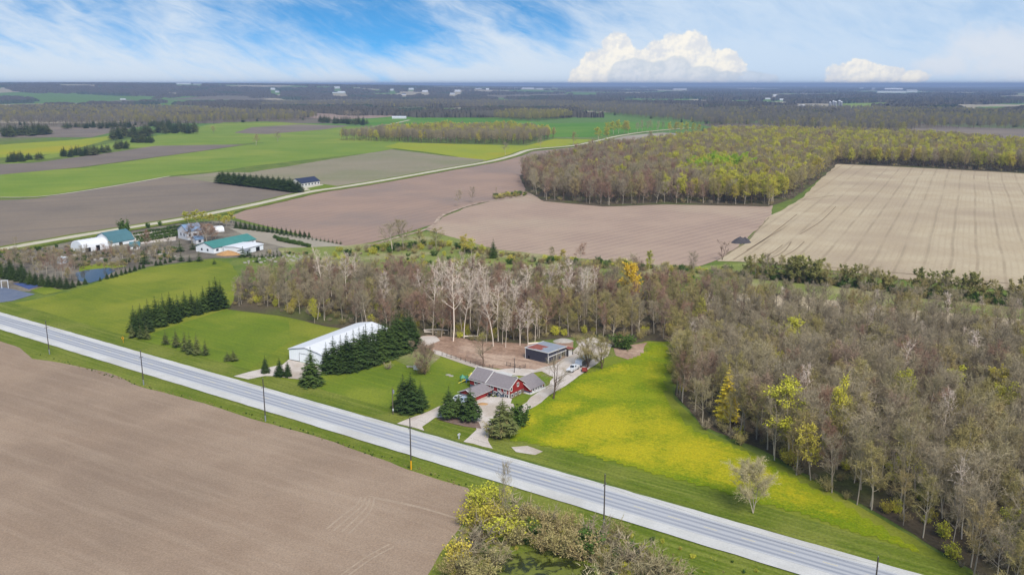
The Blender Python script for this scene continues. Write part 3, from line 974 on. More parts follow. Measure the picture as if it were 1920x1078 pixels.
def grow_bare(seed, hgt=20.0, spread=0.27, base=0.35, limbs=13, subs=8, twigs=11, tw_len=1.5, tw_w=0.05, buds=0, bud=0.25, rise=0.9, trunk_r=0.011, forks=1, lean=0.03):
    """a deciduous tree: (wood TM, crown TM)"""
    rg = np.random.default_rng(seed)
    wood, crown = TM(), TM()
    n = 7
    stems = []
    for s in range(forks):
        off = np.array([0.0, 0, 0])
        dr = np.array([rg.normal(0, lean), rg.normal(0, lean), 1.0])
        if forks > 1:
            a = 2 * np.pi * s / forks + rg.uniform(-.5, .5)
            dr = np.array([math.cos(a) * .2, math.sin(a) * .2, 1.0])
        pts = [off]
        for i in range(1, n):
            dr = dr + rg.normal(0, 0.05, 3) * (1, 1, 0)
            pts.append(pts[-1] + dr * hgt * 0.9 / (n - 1))
        pts = np.array(pts)
        pts[:, 2] *= hgt * 0.92 / pts[-1, 2]
        r0 = hgt * trunk_r * (1.0 if forks == 1 else 0.72)
        rad = r0 * (1 - np.linspace(0, 1, n) ** 1.1 * 0.86)
        wood.tube(pts, rad, 6)
        stems.append((pts, rad))
    tips, tdir = [], []
    for (pts, rad) in stems:
        k = max(4, limbs // forks)
        for i in range(k):
            t = base + (0.97 - base) * ((i + rg.uniform(0, 0.9)) / k)
            f = t * (n - 1)
            a = int(min(f, n - 2))
            p = pts[a] + (pts[a + 1] - pts[a]) * (f - a)
            az = i * 2.4 + rg.uniform(-.6, .6)
            u = (t - base) / (1 - base)
            prof = math.sin(math.pi * min(1, 0.22 + 0.62 * u + 0.12)) ** 0.7
            ln = hgt * spread * (0.55 + 0.6 * prof) * rg.uniform(0.75, 1.15)
            d = np.array([math.cos(az), math.sin(az), rise * (0.55 + 0.9 * u) * rg.uniform(.7, 1.2)])
            d /= np.linalg.norm(d)
            q = [p]
            for s in range(4):
                d = nrm(d + rg.normal(0, 0.13, 3) + np.array([0, 0, 0.1]))
                q.append(q[-1] + d * ln / 4)
            q = np.array(q)
            r = rad[a] * 0.58
            wood.tube(q, [r, r * .75, r * .52, r * .34, r * .16], 4)
            for s in range(subs):
                tt = rg.uniform(0.22, 1.0) * 4
                b = int(min(tt, 3))
                bp = q[b] + (q[b + 1] - q[b]) * (tt - b)
                bd = nrm(nrm(q[b + 1] - q[b]) + rg.normal(0, 0.62, 3) + np.array([0, 0, 0.15]))
                bl = ln * rg.uniform(0.25, 0.5)
                mid = bp + bd * bl * .5
                bd2 = nrm(bd + rg.normal(0, .25, 3) + np.array([0, 0, .12]))
                end = mid + bd2 * bl * .5
                crown.tube([bp, mid, end], [r * .3, r * .2, 0.018], 3)
                tips.append((bp, mid, end))
                tdir.append(bd2)
    tips = np.array(tips)
    tdir = np.array(tdir)
    # twigs
    k = len(tips)
    rep = np.repeat(np.arange(k), twigs)
    s = rg.uniform(0.1, 2.0, len(rep))
    P0 = np.where((s < 1)[:, None], tips[rep, 0] + (tips[rep, 1] - tips[rep, 0]) * s[:, None], tips[rep, 1] + (tips[rep, 2] - tips[rep, 1]) * (s - 1)[:, None])
    D = nrm(tdir[rep] * 0.7 + rg.normal(0, 0.6, (len(rep), 3)) + np.array([0, 0, 0.28]))
    ln = tw_len * rg.uniform(0.5, 1.25, (len(rep), 1)) * hgt / 20
    W = nrm(np.cross(D, rg.normal(0, 1, (len(rep), 3)))) * tw_w * hgt / 20
    E = P0 + D * ln
    crown.tris(P0 - W, P0 + W, E)
    # forked twiglets
    F0 = P0 + D * ln * 0.45
    D2 = nrm(D + rg.normal(0, 0.55, D.shape))
    crown.tris(F0 - W * .7, F0 + W * .7, F0 + D2 * ln * .7)
    if buds:
        kk = rg.integers(0, len(E), buds)
        C = P0[kk] + (E[kk] - P0[kk]) * rg.uniform(0.2, 1.08, (buds, 1)) + rg.normal(0, 0.12, (buds, 3))
        A = nrm(rg.normal(0, 1, (buds, 3)))
        B = nrm(np.cross(A, rg.normal(0, 1, (buds, 3))))
        sz = bud * rg.uniform(0.55, 1.35, (buds, 1)) * hgt / 20
        crown.tris(C - A * sz, C + B * sz * .8, C + A * sz, 1)
        crown.tris(C - A * sz, C + A * sz, C - B * sz * .8, 1)
    return wood, crown


def grow_spruce(seed, hgt=12.0, rad=0.2, skirt=0.03, levels=26, per=9, droop=0.28, thin=1.0, ragged=0.18):
    rg = np.random.default_rng(seed)
    wood, crown = TM(), TM()
    wood.tube([(0, 0, 0), (0, 0, hgt * .5), (0, 0, hgt * .98)], [hgt * .014, hgt * .009, .02], 6)
    A, B, C = [], [], []
    for i in range(levels):
        t = min(0.995, max(0.0, (i + rg.uniform(-.3, .3)) / (levels - 1)))
        z = hgt * (skirt + (0.97 - skirt) * max(0, t))
        r = hgt * rad * (1 - t) ** 0.85 * (1.0 if t > .12 else .8 + t * 1.6) + 0.12
        k = max(4, int(per * (0.5 + 0.7 * (1 - t))))
        for j in range(k):
            a = 2 * math.pi * (j + rg.uniform(-.4, .4)) / k + i * 1.1
            L = r * rg.uniform(1 - ragged * 1.6, 1 + ragged)
            dx, dy = math.cos(a), math.sin(a)
            d = np.array([dx, dy, 0.0])
            sd = np.array([-dy, dx, 0.0])
            up = 0.25 * L * t
            tip = np.array([dx * L, dy * L, z - droop * L * (1.2 - t) + up])
            root = np.array([0, 0, z + 0.05 * L])
            ns = 6 if L > 1 else 3
            for s in range(ns):
                f0 = s / ns * 0.9 + 0.06
                c = root + (tip - root) * f0
                w = L * 0.24 * (1.1 - 0.55 * f0) * thin
                l2 = L * 0.34
                for sg in (-1, 1):
                    e = c + (d * 0.7 + sd * sg * rg.uniform(.5, 1.0)) * l2 * rg.uniform(.7, 1.1) + np.array([0, 0, -rg.uniform(.05, .5) * l2])
                    A.append(c - d * w * .35 + np.array([0, 0, w * .2]))
                    B.append(c + d * w * .9 + np.array([0, 0, -w * rg.uniform(0, .4)]))
                    C.append(e)
            A.append(tip - d * L * .25 + sd * L * .09)
            B.append(tip - d * L * .25 - sd * L * .09)
            C.append(tip + d * L * .06)
    crown.tris(np.array(A), np.array(B), np.array(C))
    # leader
    crown.tris(np.array([[.09, 0, hgt * .93], [0, .09, hgt * .93]]), np.array([[-.09, 0, hgt * .93], [0, -.09, hgt * .93]]), np.array([[0, 0, hgt], [0, 0, hgt]]))
    return wood, crown


def grow_shrub(seed, hgt=3.0, w=0.6, stems=14, twigs=26, leaves=0, leaf=0.2, tw_w=.03):
    rg = np.random.default_rng(seed)
    wood, crown = TM(), TM()
    P0, D = [], []
    for i in range(stems):
        a = rg.uniform(0, 2 * math.pi)
        out = rg.uniform(0.1, 1.0) ** .6 * w
        d = nrm(np.array([math.cos(a) * out, math.sin(a) * out, 1.0]))
        L = hgt * rg.uniform(.55, .95)
        st = np.array([math.cos(a), math.sin(a), 0]) * rg.uniform(0, .12) * hgt
        q = [st]
        for s in range(3):
            d = nrm(d + rg.normal(0, .14, 3))
            q.append(q[-1] + d * L / 3)
        wood.tube(q, [hgt * .012, hgt * .009, hgt * .006, .01], 3)
        q = np.array(q)
        for s in range(twigs):
            f = rg.uniform(.5, 2.99)
            b = int(f)
            P0.append(q[b] + (q[b + 1] - q[b]) * (f - b))
            D.append(nrm(nrm(q[b + 1] - q[b]) * .6 + rg.normal(0, .6, 3)))
    P0, D = np.array(P0), np.array(D)
    ln = hgt * rg.uniform(.1, .3, (len(P0), 1))
    W = nrm(np.cross(D, rg.normal(0, 1, D.shape))) * tw_w * hgt / 3
    E = P0 + D * ln
    crown.tris(P0 - W, P0 + W, E)
    if leaves:
        kk = rg.integers(0, len(E), leaves)
        C = P0[kk] + (E[kk] - P0[kk]) * rg.uniform(0.1, 1.1, (leaves, 1)) + rg.normal(0, .05 * hgt, (leaves, 3))
        A = nrm(rg.normal(0, 1, (leaves, 3)))
        B = nrm(np.cross(A, rg.normal(0, 1, (leaves, 3))))
        sz = leaf * rg.uniform(.6, 1.3, (leaves, 1)) * hgt / 3
        crown.tris(C - A * sz, C + B * sz * .8, C + A * sz, 1)
        crown.tris(C - A * sz, C + A * sz, C - B * sz * .8, 1)
    return wood, crown


PROTO = {}       # kind -> list of (height, trunk mesh, crown mesh, joint mesh for masses)


def proto(kind, grown, hgt, bark, mats, mass=False):
    w, c = grown
    wm = w.mesh(kind + '_trunk', [bark])
    cm = c.mesh(kind + '_crown', mats)
    jm = None
    if mass:
        j = TM()
        j.v, j.f, j.m, j.n = list(w.v), list(w.f), [np.zeros(len(x), int) for x in w.m], w.n
        for v, f, m in zip(c.v, c.f, c.m):
            j.v.append(v)
            j.f.append(f + w.n)
            j.m.append(m + 1)
        jm = j.mesh(kind + '_mass', ['bark_brown'] + list(mats))
    PROTO.setdefault(kind, []).append((hgt, wm, cm, jm))


for s in range(5):
    proto('bare', grow_bare(10 + s, 20, 0.25 + .03 * (s % 3), .3 + .05 * (s % 2), 15, 9, 11, tw_w=.036, buds=300, bud=.1, rise=1.15), 20, 'bark_grey', ['twig_grey', 'twig_grey'], True)
for s in range(4):
    proto('red', grow_bare(30 + s, 20, 0.24, .28, 15, 9, 11, tw_w=.036, buds=800, bud=.11, rise=1.15), 20, 'bark_grey', ['twig_red', 'twig_red'], True)
for s in range(3):
    proto('olive', grow_bare(50 + s, 20, 0.23, .28, 15, 9, 10, tw_w=.036, buds=1500, bud=.12, rise=1.2), 20, 'bark_grey', ['twig_olive', 'twig_olive'], True)
for s in range(4):
    proto('poplar', grow_bare(70 + s, 24, 0.15, .4, 18, 6, 3, tw_len=1.2, tw_w=.042, rise=1.5, trunk_r=.0072, lean=.03), 24, 'bark_pale', ['twig_pale'], True)
for s in range(3):
    proto('yellow', grow_bare(90 + s, 18, 0.24, .25, 14, 9, 6, buds=4200, bud=.19, rise=1.1), 18, 'bark_grey', ['twig_olive', 'leaf_yellow'], True)
for s in range(2):
    proto('lime', grow_bare(110 + s, 18, 0.26, .22, 14, 9, 4, buds=4600, bud=.24), 18, 'bark_grey', ['leaf_lime', 'leaf_lime'], True)
for s in range(2):
    proto('green', grow_bare(130 + s, 9, 0.34, .12, 13, 8, 5, buds=3200, bud=.42, forks=2), 9, 'bark_brown', ['twig_olive', 'leaf_green'], True)
proto('gold', grow_bare(150, 16, 0.25, .2, 14, 9, 5, buds=5200, bud=.26), 16, 'bark_grey', ['leaf_gold', 'leaf_gold'])
proto('larch', grow_spruce(152, 16, .17, .08, 34, 12, .16, 1.2, .3), 16, 'bark_grey', ['leaf_gold'])
for s in range(3):
    proto('yard', grow_bare(160 + s, 11, 0.36, .2, 13, 9, 6, tw_len=2.2, tw_w=.045, forks=2, trunk_r=.024), 11, 'bark_brown', ['twig_grey'])
proto('round', grow_bare(170, 9, 0.36, .22, 24, 11, 18, tw_len=1.7, tw_w=.04, buds=1400, bud=.1, forks=4, rise=1.3), 9, 'bark_brown', ['twig_red', 'twig_olive'])
for s in range(2):
    proto('willow', grow_bare(180 + s, 9, 0.42, .16, 16, 10, 14, tw_len=2.2, tw_w=.05, buds=1200, bud=.24, forks=4, trunk_r=.022), 9, 'bark_brown', ['twig_olive', 'twig_olive'])
proto('veil', grow_bare(190, 10, 0.34, .2, 26, 12, 22, tw_len=1.7, tw_w=.04, buds=2600, bud=.14, forks=3, rise=1.2), 10, 'bark_grey', ['twig_olive', 'twig_olive'])
for s in range(4):
    proto('spruce', grow_spruce(200 + s, 12, .225 + .012 * s, per=11), 12, 'bark_brown', ['needle_dark'], True)
for s in range(3):
    proto('pine', grow_spruce(220 + s, 9, .30, .16, 18, 8, .16, 1.15, .35), 9, 'bark_brown', ['needle_olive'], True)
for s in range(2):
    proto('garden', grow_spruce(280 + s, 9, .30, .2, 24, 11, .22, 1.0, .25), 9, 'bark_brown', ['needle_dark'])
for s in range(2):
    proto('cone', grow_spruce(230 + s, 3, .26, .02, 13, 7, .2, 1.2), 3, 'bark_brown', ['needle_dark'], True)
for s in range(2):
    proto('twiggy', grow_shrub(240 + s, 3, .7, 16, 30), 3, 'bark_brown', ['twig_grey'], True)
for s in range(2):
    proto('leafy', grow_shrub(250 + s, 3, .7, 16, 22, 1100, .11), 3, 'bark_brown', ['twig_olive', 'leaf_yellow'], True)
for s in range(2):
    proto('greenbush', grow_shrub(260 + s, 3, .62, 16, 18, 1300, .16), 3, 'bark_brown', ['leaf_shrub', 'leaf_shrub'], True)
for s in range(2):
    proto('olivebush', grow_shrub(270 + s, 3, .7, 18, 28, 700, .08), 3, 'bark_brown', ['twig_olive', 'twig_olive'], True)

NAMES = {'bare': ('bare_tree', 'tree'), 'red': ('bare_tree', 'tree'), 'olive': ('budding_tree', 'tree'), 'poplar': ('poplar_tree', 'tree'), 'yellow': ('leafing_tree', 'tree'),
         'lime': ('leafing_tree', 'tree'), 'green': ('hedgerow_tree', 'tree'), 'gold': ('golden_tree', 'tree'), 'larch': ('golden_larch', 'tree'), 'yard': ('yard_tree', 'tree'),
         'round': ('round_tree', 'tree'), 'willow': ('willow_tree', 'tree'), 'veil': ('roadside_tree', 'tree'), 'spruce': ('spruce_tree', 'spruce'), 'pine': ('pine_tree', 'pine'),
         'cone': ('young_spruce', 'spruce'), 'garden': ('garden_conifer', 'conifer'), 'twiggy': ('twiggy_shrub', 'shrub'), 'leafy': ('budding_shrub', 'shrub'), 'greenbush': ('evergreen_shrub', 'shrub'), 'olivebush': ('olive_shrub', 'shrub')}
USED = {}


def plant(kind, x, y, hgt, label, group=None, wide=1.0, var=None, rz=None, bark=None, twig=None):
    P = PROTO[kind]
    USED[kind] = USED.get(kind, -1) + 1
    h0, wm, cm, _ = P[(USED[kind] if var is None else var) % len(P)]
    nm, cat = NAMES[kind]
    o = thing(nm, label, cat, (x, y, hill(x, y) - 0.05), RNG.uniform(0, 6.28) if rz is None else rz, group)
    s = hgt / h0
    o.scale = (s * wide, s * wide, s)
    t = link('trunk' if cat != 'shrub' else 'stems', wm, o)
    c = link('crown', cm, o)
    if bark:
        t.material_slots[0].link = 'OBJECT'
        t.material_slots[0].material = MATS[bark]
    if twig:
        for sl in c.material_slots:
            sl.link = 'OBJECT'
            sl.material = MATS[twig]
    return o


def plant_px(kind, bx, by, ty, label, group=None, wide=1.0, **kw):
    x, y = G(bx, by)
    return plant(kind, x, y, hz(bx, by, ty), label, group, wide, **kw)


# ---- masses: one object of kind stuff whose points carry a plant each
MASS_COL = {}


def mass(name, pts, kinds, label, cat, swap=None):
    """pts: list of (x, y, z, scale, kind index); kinds: list of (plant kind)"""
    protos = []
    for k in kinds:
        for (h0, _w, _c, jm) in PROTO[k]:
            protos.append((k, jm))
    cn = bpy.data.collections.new(name + '_kinds')
    for i, (k, jm) in enumerate(protos):
        if swap:
            jm = jm.copy()
            for s_, mm in enumerate(jm.materials):
                if mm.name in swap:
                    jm.materials[s_] = MATS[swap[mm.name]]
        ob = bpy.data.objects.new('%03d_%s' % (i, k), jm)
        cn.objects.link(ob)
    first = {k: [i for i, (q, _) in enumerate(protos) if q == k] for k in kinds}
    rg = random.Random(len(pts))
    me = bpy.data.meshes.new(name)
    me.from_pydata([(p[0], p[1], p[2]) for p in pts], [], [])
    a = me.attributes.new('size', 'FLOAT_VECTOR', 'POINT')
    sz = []
    for p in pts:
        w = p[3] * rg.uniform(.85, 1.2)
        sz += [w, w, p[3]]
    a.data.foreach_set('vector', sz)
    a = me.attributes.new('turn', 'FLOAT_VECTOR', 'POINT')
    a.data.foreach_set('vector', [c for p in pts for c in (0, 0, rg.uniform(0, 6.28))])
    a = me.attributes.new('which', 'INT', 'POINT')
    a.data.foreach_set('value', [rg.choice(first[kinds[p[4]]]) for p in pts])
    ob = link(name, me)
    ng = bpy.data.node_groups.new(name, 'GeometryNodeTree')
    ng.interface.new_socket('Geometry', in_out='INPUT', socket_type='NodeSocketGeometry')
    ng.interface.new_socket('Geometry', in_out='OUTPUT', socket_type='NodeSocketGeometry')
    N, Lk = ng.nodes, ng.links
    gi, go = N.new('NodeGroupInput'), N.new('NodeGroupOutput')
    ci = N.new('GeometryNodeCollectionInfo')
    ci.inputs['Collection'].default_value = cn
    ci.inputs['Separate Children'].default_value = True
    ci.inputs['Reset Children'].default_value = True
    iop = N.new('GeometryNodeInstanceOnPoints')
    iop.inputs['Pick Instance'].default_value = True

    def attr(nm, typ):
        x = N.new('GeometryNodeInputNamedAttribute')
        x.data_type = typ
        x.inputs['Name'].default_value = nm
        return [s for s in x.outputs if s.enabled and s.name == 'Attribute'][0]
    Lk.new(gi.outputs[0], iop.inputs['Points'])
    Lk.new(ci.outputs[0], iop.inputs['Instance'])
    Lk.new(attr('which', 'INT'), iop.inputs['Instance Index'])
    e2r = N.new('FunctionNodeEulerToRotation')
    Lk.new(attr('turn', 'FLOAT_VECTOR'), e2r.inputs[0])
    Lk.new(e2r.outputs[0], iop.inputs['Rotation'])
    Lk.new(attr('size', 'FLOAT_VECTOR'), iop.inputs['Scale'])
    Lk.new(iop.outputs[0], go.inputs[0])
    md = ob.modifiers.new('plants', 'NODES')
    md.node_group = ng
    return stuff(ob, label, cat)


def fill(poly_px, spacing, seed, world=False, jit=0.42):
    """evenly spread foot points inside an outline"""
    w = poly_px if world else [G(*p) for p in poly_px]
    x0, x1 = min(p[0] for p in w), max(p[0] for p in w)
    y0, y1 = min(p[1] for p in w), max(p[1] for p in w)
    rg = random.Random(seed)
    out = []
    ny = int((y1 - y0) / (spacing * .866)) + 1
    nx = int((x1 - x0) / spacing) + 1
    for j in range(ny):
        for i in range(nx):
            x = x0 + (i + (j % 2) * .5 + rg.uniform(-jit, jit)) * spacing
            y = y0 + (j + rg.uniform(-jit, jit)) * spacing * .866
            if inside(x, y, w):
                out.append((x, y))
    return out


def pick(rg, table):
    r = rg.random() * sum(w for _, w in table)
    for k, w in table:
        r -= w
        if r <= 0:
            return k
    return table[-1][0]


ORD = ['first', 'second', 'third', 'fourth', 'fifth', 'sixth', 'seventh', 'eighth', 'ninth', 'tenth', 'eleventh', 'twelfth', 'thirteenth', 'fourteenth', 'fifteenth', 'sixteenth',
       'seventeenth', 'eighteenth', 'nineteenth', 'twentieth']


def nth(i):
    tens = ['twenty', 'thirty', 'forty', 'fifty', 'sixty', 'seventy', 'eighty', 'ninety']
    tn = ['thirtieth', 'fortieth', 'fiftieth', 'sixtieth', 'seventieth', 'eightieth', 'ninetieth']
    n = i + 1
    if n <= 20:
        return ORD[n - 1]
    if n % 10 == 0:
        return tn[n // 10 - 3]
    return tens[n // 10 - 2] + '-' + ORD[n % 10 - 1]


TONE = {'bare': 'bare grey-brown', 'red': 'bare reddish-brown', 'olive': 'olive-budded', 'yellow': 'yellow-green leafing', 'poplar': 'slim pale-barked bare', 'lime': 'bright lime-green'}

# ---------------------------------------------------------------- the near wood on the right
NEARW = [(1262, 640), (1258, 700), (1262, 745), (1305, 800), (1425, 850), (1482, 885), (1602, 948), (1702, 1008), (1802, 1068), (1950, 1180), (2120, 1180), (2120, 645), (1950, 622), (1700, 600), (1500, 582), (1400, 568), (1300, 556)]


def zone_noise(x, y, s, o):
    return mnoise.noise(Vector((x / s, y / s, o)))


def build_near_wood():
    rg = random.Random(11)
    edge = [G(*p) for p in NEARW[:10]]
    rows = []
    for (x, y) in fill(NEARW, 6.6, 5):
        px, py = PX(x, y)
        d = min(((Vector(edge[i]).lerp(Vector(edge[i + 1]), t / 8)) - Vector((x, y))).length for i in range(len(edge) - 1) for t in range(9))
        n1, n2 = zone_noise(x, y, 26, 1.5), zone_noise(x, y, 22, 7.5)
        tab = [('bare', 7), ('red', .5 + 1.2 * max(0, n2)), ('olive', 2.4 + 6 * max(0, n1)), ('yellow', .35 if d < 40 else .12), ('poplar', .25)]
        if px < 1330:
            tab = [('bare', 3), ('olive', 3.5), ('red', 2.5), ('yellow', .5), ('poplar', .6)]
        if px > 1600 and py < 700:
            tab = [('bare', 6), ('olive', 2), ('red', .6), ('poplar', .5)]
        k = pick(rg, tab)
        h = rg.uniform(14, 22) * (0.85 if d < 5 else 1.0)
        if py < 690:
            h = rg.uniform(10, 16)
        elif py < 740:
            h = rg.uniform(12, 17.5)
        if k == 'poplar':
            h *= 1.12
        rows.append((math.hypot(x, y, H), x, y, h, k, d, px))
    rows.sort()
    n_edge = 0
    rest = []
    kinds = ['bare', 'red', 'olive', 'yellow', 'poplar']
    for i, (dist, x, y, h, k, d, px) in enumerate(rows):
        if i < 290 and px < 2010:
            if d < 5 and px < 1925:
                lab = '%s tree, %s from the road along the meadow edge' % (TONE[k], nth(n_edge))
                plant(k, x, y, h, lab, 'trees along the meadow edge of the big wood', rg.uniform(.85, 1.2))
                n_edge += 1
            else:
                py = PX(x, y)[1]
                where = 'behind the golden larch' if px < 1430 and py < 800 else 'towards the hedgerow' if py < 760 else 'close to the road' if py > 960 else 'behind the pale yellow trees' if px < 1650 else 'in its wide middle'
                size = 'low' if h < 14.5 else 'mid-height' if h < 18.5 else 'tall'
                plant(k, x, y, h, '%s %s tree inside the big wood, %s' % (size, TONE[k], where), 'trees inside the big wood', rg.uniform(.85, 1.2))
        else:
            rest.append((x, y, 0, h / PROTO[k][0][0], kinds.index(k)))
    # low growth under the trees
    low = []
    for (x, y) in fill(NEARW, 5.2, 77):
        if rg.random() < .8:
            low.append((x, y, 0, rg.uniform(.6, 1.5), rg.choice([0, 0, 1, 2])))
    mass('deeper_wood', rest, kinds, 'leafless trees filling the back of the big wood beside the meadow', 'wood')
    mass('undergrowth', low, ['twiggy', 'olivebush', 'leafy'], 'twiggy undergrowth below the big wood beside the meadow', 'undergrowth')


build_near_wood()
# eye-catchers of the big wood
plant_px('larch', 1362, 792, 678, 'slender golden larch shining out of the edge of the big wood', None, 1.15)
plant_px('yellow', 1478, 860, 724, 'broad yellow-green spreading tree at the edge of the big wood', None, 1.35)
plant_px('yellow', 1572, 870, 722, 'tall narrow yellow-green tree inside the big wood', None, .7)
plant_px('yellow', 1520, 900, 800, 'small yellow-green tree low on the meadow edge of the big wood', None, 1.0)
plant_px('olive', 1278, 752, 626, 'slim ochre-budded tree at the wood corner nearest the earth patch', None, .7)
plant_px('yellow', 1890, 1060, 955, 'ochre-yellow bush-like tree at the wood edge nearest the road', None, 1.1)
plant_px('yellow', 1880, 830, 728, 'yellow-green crown rising deep in the big wood far from the meadow', None, 1.2)

# ---------------------------------------------------------------- the grove behind the farm
GROVE = [(432, 576), (478, 574), (540, 588), (612, 606), (690, 618), (778, 628), (880, 640), (965, 652), (985, 640), (1060, 632), (1100, 624), (1150, 646), (1215, 634), (1258, 636), (1296, 556), (1200, 552), (1000, 545), (850, 540), (740, 538), (640, 530), (520, 528), (450, 538)]


def build_grove():
    rg = random.Random(21)
    front = [G(*p) for p in GROVE[:14]]
    kinds = ['bare', 'red', 'olive', 'poplar', 'yellow']
    rest, n_f = [], 0
    cand = []
    for (x, y) in fill(GROVE, 6.8, 9):
        px, py = PX(x, y)
        d = min(((Vector(front[i]).lerp(Vector(front[i + 1]), t / 8)) - Vector((x, y))).length for i in range(len(front) - 1) for t in range(9))
        n1 = zone_noise(x, y, 30, 3.5)
        if px < 720:
            tab = [('bare', 7), ('red', 2), ('olive', 1.2), ('poplar', .05)]
        elif px < 1010:
            tab = [('red', 5), ('bare', 3.6), ('poplar', .35), ('olive', .6)]
        elif px < 1160:
            tab = [('red', 3.5), ('bare', 2), ('olive', 1.6), ('poplar', .25)]
        else:
            tab = [('red', 3), ('olive', 2.6), ('bare', 2)]
        k = pick(rg, tab)
        h = rg.uniform(12, 17) if px > 720 else rg.uniform(11, 16)
        if px < 560:
            h = rg.uniform(9, 14)
        if k == 'poplar':
            h = rg.uniform(18, 23)
        cand.append((d, x, y, h, k, px))
    cand.sort(key=lambda c: c[5])
    for (d, x, y, h, k, px) in cand:
        if d < 8:
            plant(k, x, y, h, '%s tree, %s from the west on the grove front' % (TONE[k], nth(n_f)), 'trees on the front edge of the grove', rg.uniform(.85, 1.2))
            n_f += 1
        else:
            rest.append((x, y, 0, h / PROTO[k][0][0], kinds.index(k)))
    low = [(x, y, 0, rg.uniform(.6, 1.4), rg.choice([0, 0, 1, 1, 2])) for (x, y) in fill(GROVE, 5.0, 71) if rg.random() < .85]
    mass('grove_trees', rest, kinds, 'reddish-brown leafless trees filling the grove behind the farm', 'wood')
    mass('grove_undergrowth', low, ['twiggy', 'olivebush', 'leafy'], 'brushy undergrowth below the grove behind the farm', 'undergrowth')
    # tall pale poplars in the open grove
    pop = [(850, 640, 486, 'leaning'), (870, 634, 515, 'twin-stemmed'), (915, 628, 495, 'crooked'), (934, 640, 530, 'stout'), (948, 615, 508, 'wispy'), (968, 610, 530, 'bushy-topped'), (795, 600, 505, 'pinkish'),
           (830, 605, 482, 'very tall'), (985, 590, 498, 'slim'), (1020, 585, 490, 'tall thin'), (1088, 600, 500, 'straight'), (1100, 590, 497, 'fine-twigged'), (1113, 585, 500, 'pale-topped'), (895, 636, 540, 'short'),
           (1003, 640, 578, 'bent'), (882, 618, 500, 'spindly'), (902, 612, 505, 'thin-crowned'), (925, 650, 540, 'bare-topped'), (958, 632, 520, 'feathery'), (990, 652, 560, 'young'), (863, 612, 492, 'high-crowned'), (812, 618, 500, 'whitish'), (1060, 596, 512, 'lone'), (975, 648, 575, 'ragged'), (948, 652, 580, 'many-branched'), (605, 560, 468, 'grey'), (622, 556, 472, 'thin grey'), (650, 560, 470, 'lean grey'), (668, 552, 474, 'forked grey')]
    for i, (bx, by, ty, how) in enumerate(pop):
        plant_px('poplar', bx, by, ty, '%s pale-barked poplar in the grove, %s of these from the west' % (how, nth(sorted(p[0] for p in pop).index(bx))), 'pale poplars in the grove behind the farm', 1.15)
    plant_px('gold', 1180, 585, 502, 'rounded bright golden-yellow tree in the back of the grove', None, 1.0)
    plant_px('olive', 1050, 622, 556, 'olive-yellow budding tree behind the shed in the grove', None, .9)
    plant_px('yellow', 590, 606, 562, 'small yellow-green tree on the grove edge beside the green field', None, .8)
    plant_px('olive', 1185, 632, 560, 'brown-olive tree between the grove and the earth patch', None, .9)


build_grove()

# ---------------------------------------------------------------- conifers and garden trees of the farm


def row(kind, lst, lab, group, wide=1.0, var=0.12):
    rg = random.Random(len(lst))
    for i, (bx, by, ty) in enumerate(lst):
        plant_px(kind, bx, by, ty, lab % nth(i), group, wide * rg.uniform(1 - var, 1 + var))


row('spruce', [(253, 622, 571), (266, 618, 567), (280, 613, 559), (294, 609, 553), (308, 604, 548), (321, 600, 546), (335, 596, 551), (348, 592, 545), (361, 589, 543), (383, 584, 535), (396, 581, 525), (407, 578, 517)],
    'dark spruce in the row across the green field, %s from the road', 'spruces in the row across the green field', 1.3)
row('spruce', [(259, 630, 580), (274, 622, 572), (301, 612, 560), (328, 604, 556), (372, 590, 548), (416, 577, 524)],
    'dark spruce on the near side of the green-field row, %s from the road', 'spruces in the row across the green field', 1.25)
row('pine', [(248, 634, 604), (264, 636, 606), (276, 637, 606)], 'olive-green pine at the road end of the spruce row, %s from the west', 'pines at the end of the spruce row', .8)
row('pine', [(311, 647, 617), (331, 652, 615), (348, 659, 617), (357, 664, 621), (370, 666, 622), (386, 667, 634)], 'bushy pine in the small clump beside the road, %s from the west', 'pines in the clump beside the road', .75)
row('pine', [(427, 677, 657), (438, 677, 654)], 'low broad pine standing alone between clump and barn drive, %s from the west', 'low pines by the barn drive', 1.1)
row('spruce', [(498, 699, 665), (525, 705, 669), (540, 706, 673)], 'small spruce beside the barn drive, %s from the west', 'small spruces beside the barn drive', 1.25)
plant_px('spruce', 585, 722, 648, 'big broad spruce in front of the white barn door', None, 1.45)
row('spruce', [(613, 693, 640), (627, 697, 628), (641, 697, 626), (653, 695, 622), (665, 692, 615), (676, 689, 611), (688, 685, 605), (700, 680, 605), (712, 676, 599), (724, 670, 595), (737, 665, 588), (749, 661, 580), (760, 657, 575), (770, 652, 580)],
    'dark spruce in the windbreak beside the white barn, %s from the road', 'spruces in the windbreak beside the white barn', 1.25)
row('spruce', [(650, 690, 626), (684, 680, 610), (718, 667, 600), (744, 655, 585), (766, 645, 576), (775, 648, 590)],
    'dark spruce on the barn side of the windbreak, %s from the road', 'spruces in the windbreak beside the white barn', 1.3)
row('spruce', [(757, 768, 699), (771, 771, 696), (789, 765, 712)], 'dense spruce in the clump on the front lawn, %s from the west', 'spruces in the clump on the front lawn', 1.45)
row('garden', [(842, 785, 722), (860, 783, 735), (882, 790, 723)], 'open conifer with bare lower trunk on the island bed, %s from the west', 'conifers on the island bed', 1.1)
plant_px('garden', 942, 818, 744, 'bushy ragged conifer beside the right-hand drive entrance', None, 1.25, twig='needle_olive')
plant_px('olivebush', 930, 822, 782, 'brownish shrub below the ragged conifer at the drive entrance', None, 1.0, twig='leaf_green')
plant_px('greenbush', 979, 798, 760, 'round bright green shrub beside the drive behind the ragged conifer', None, 1.0)
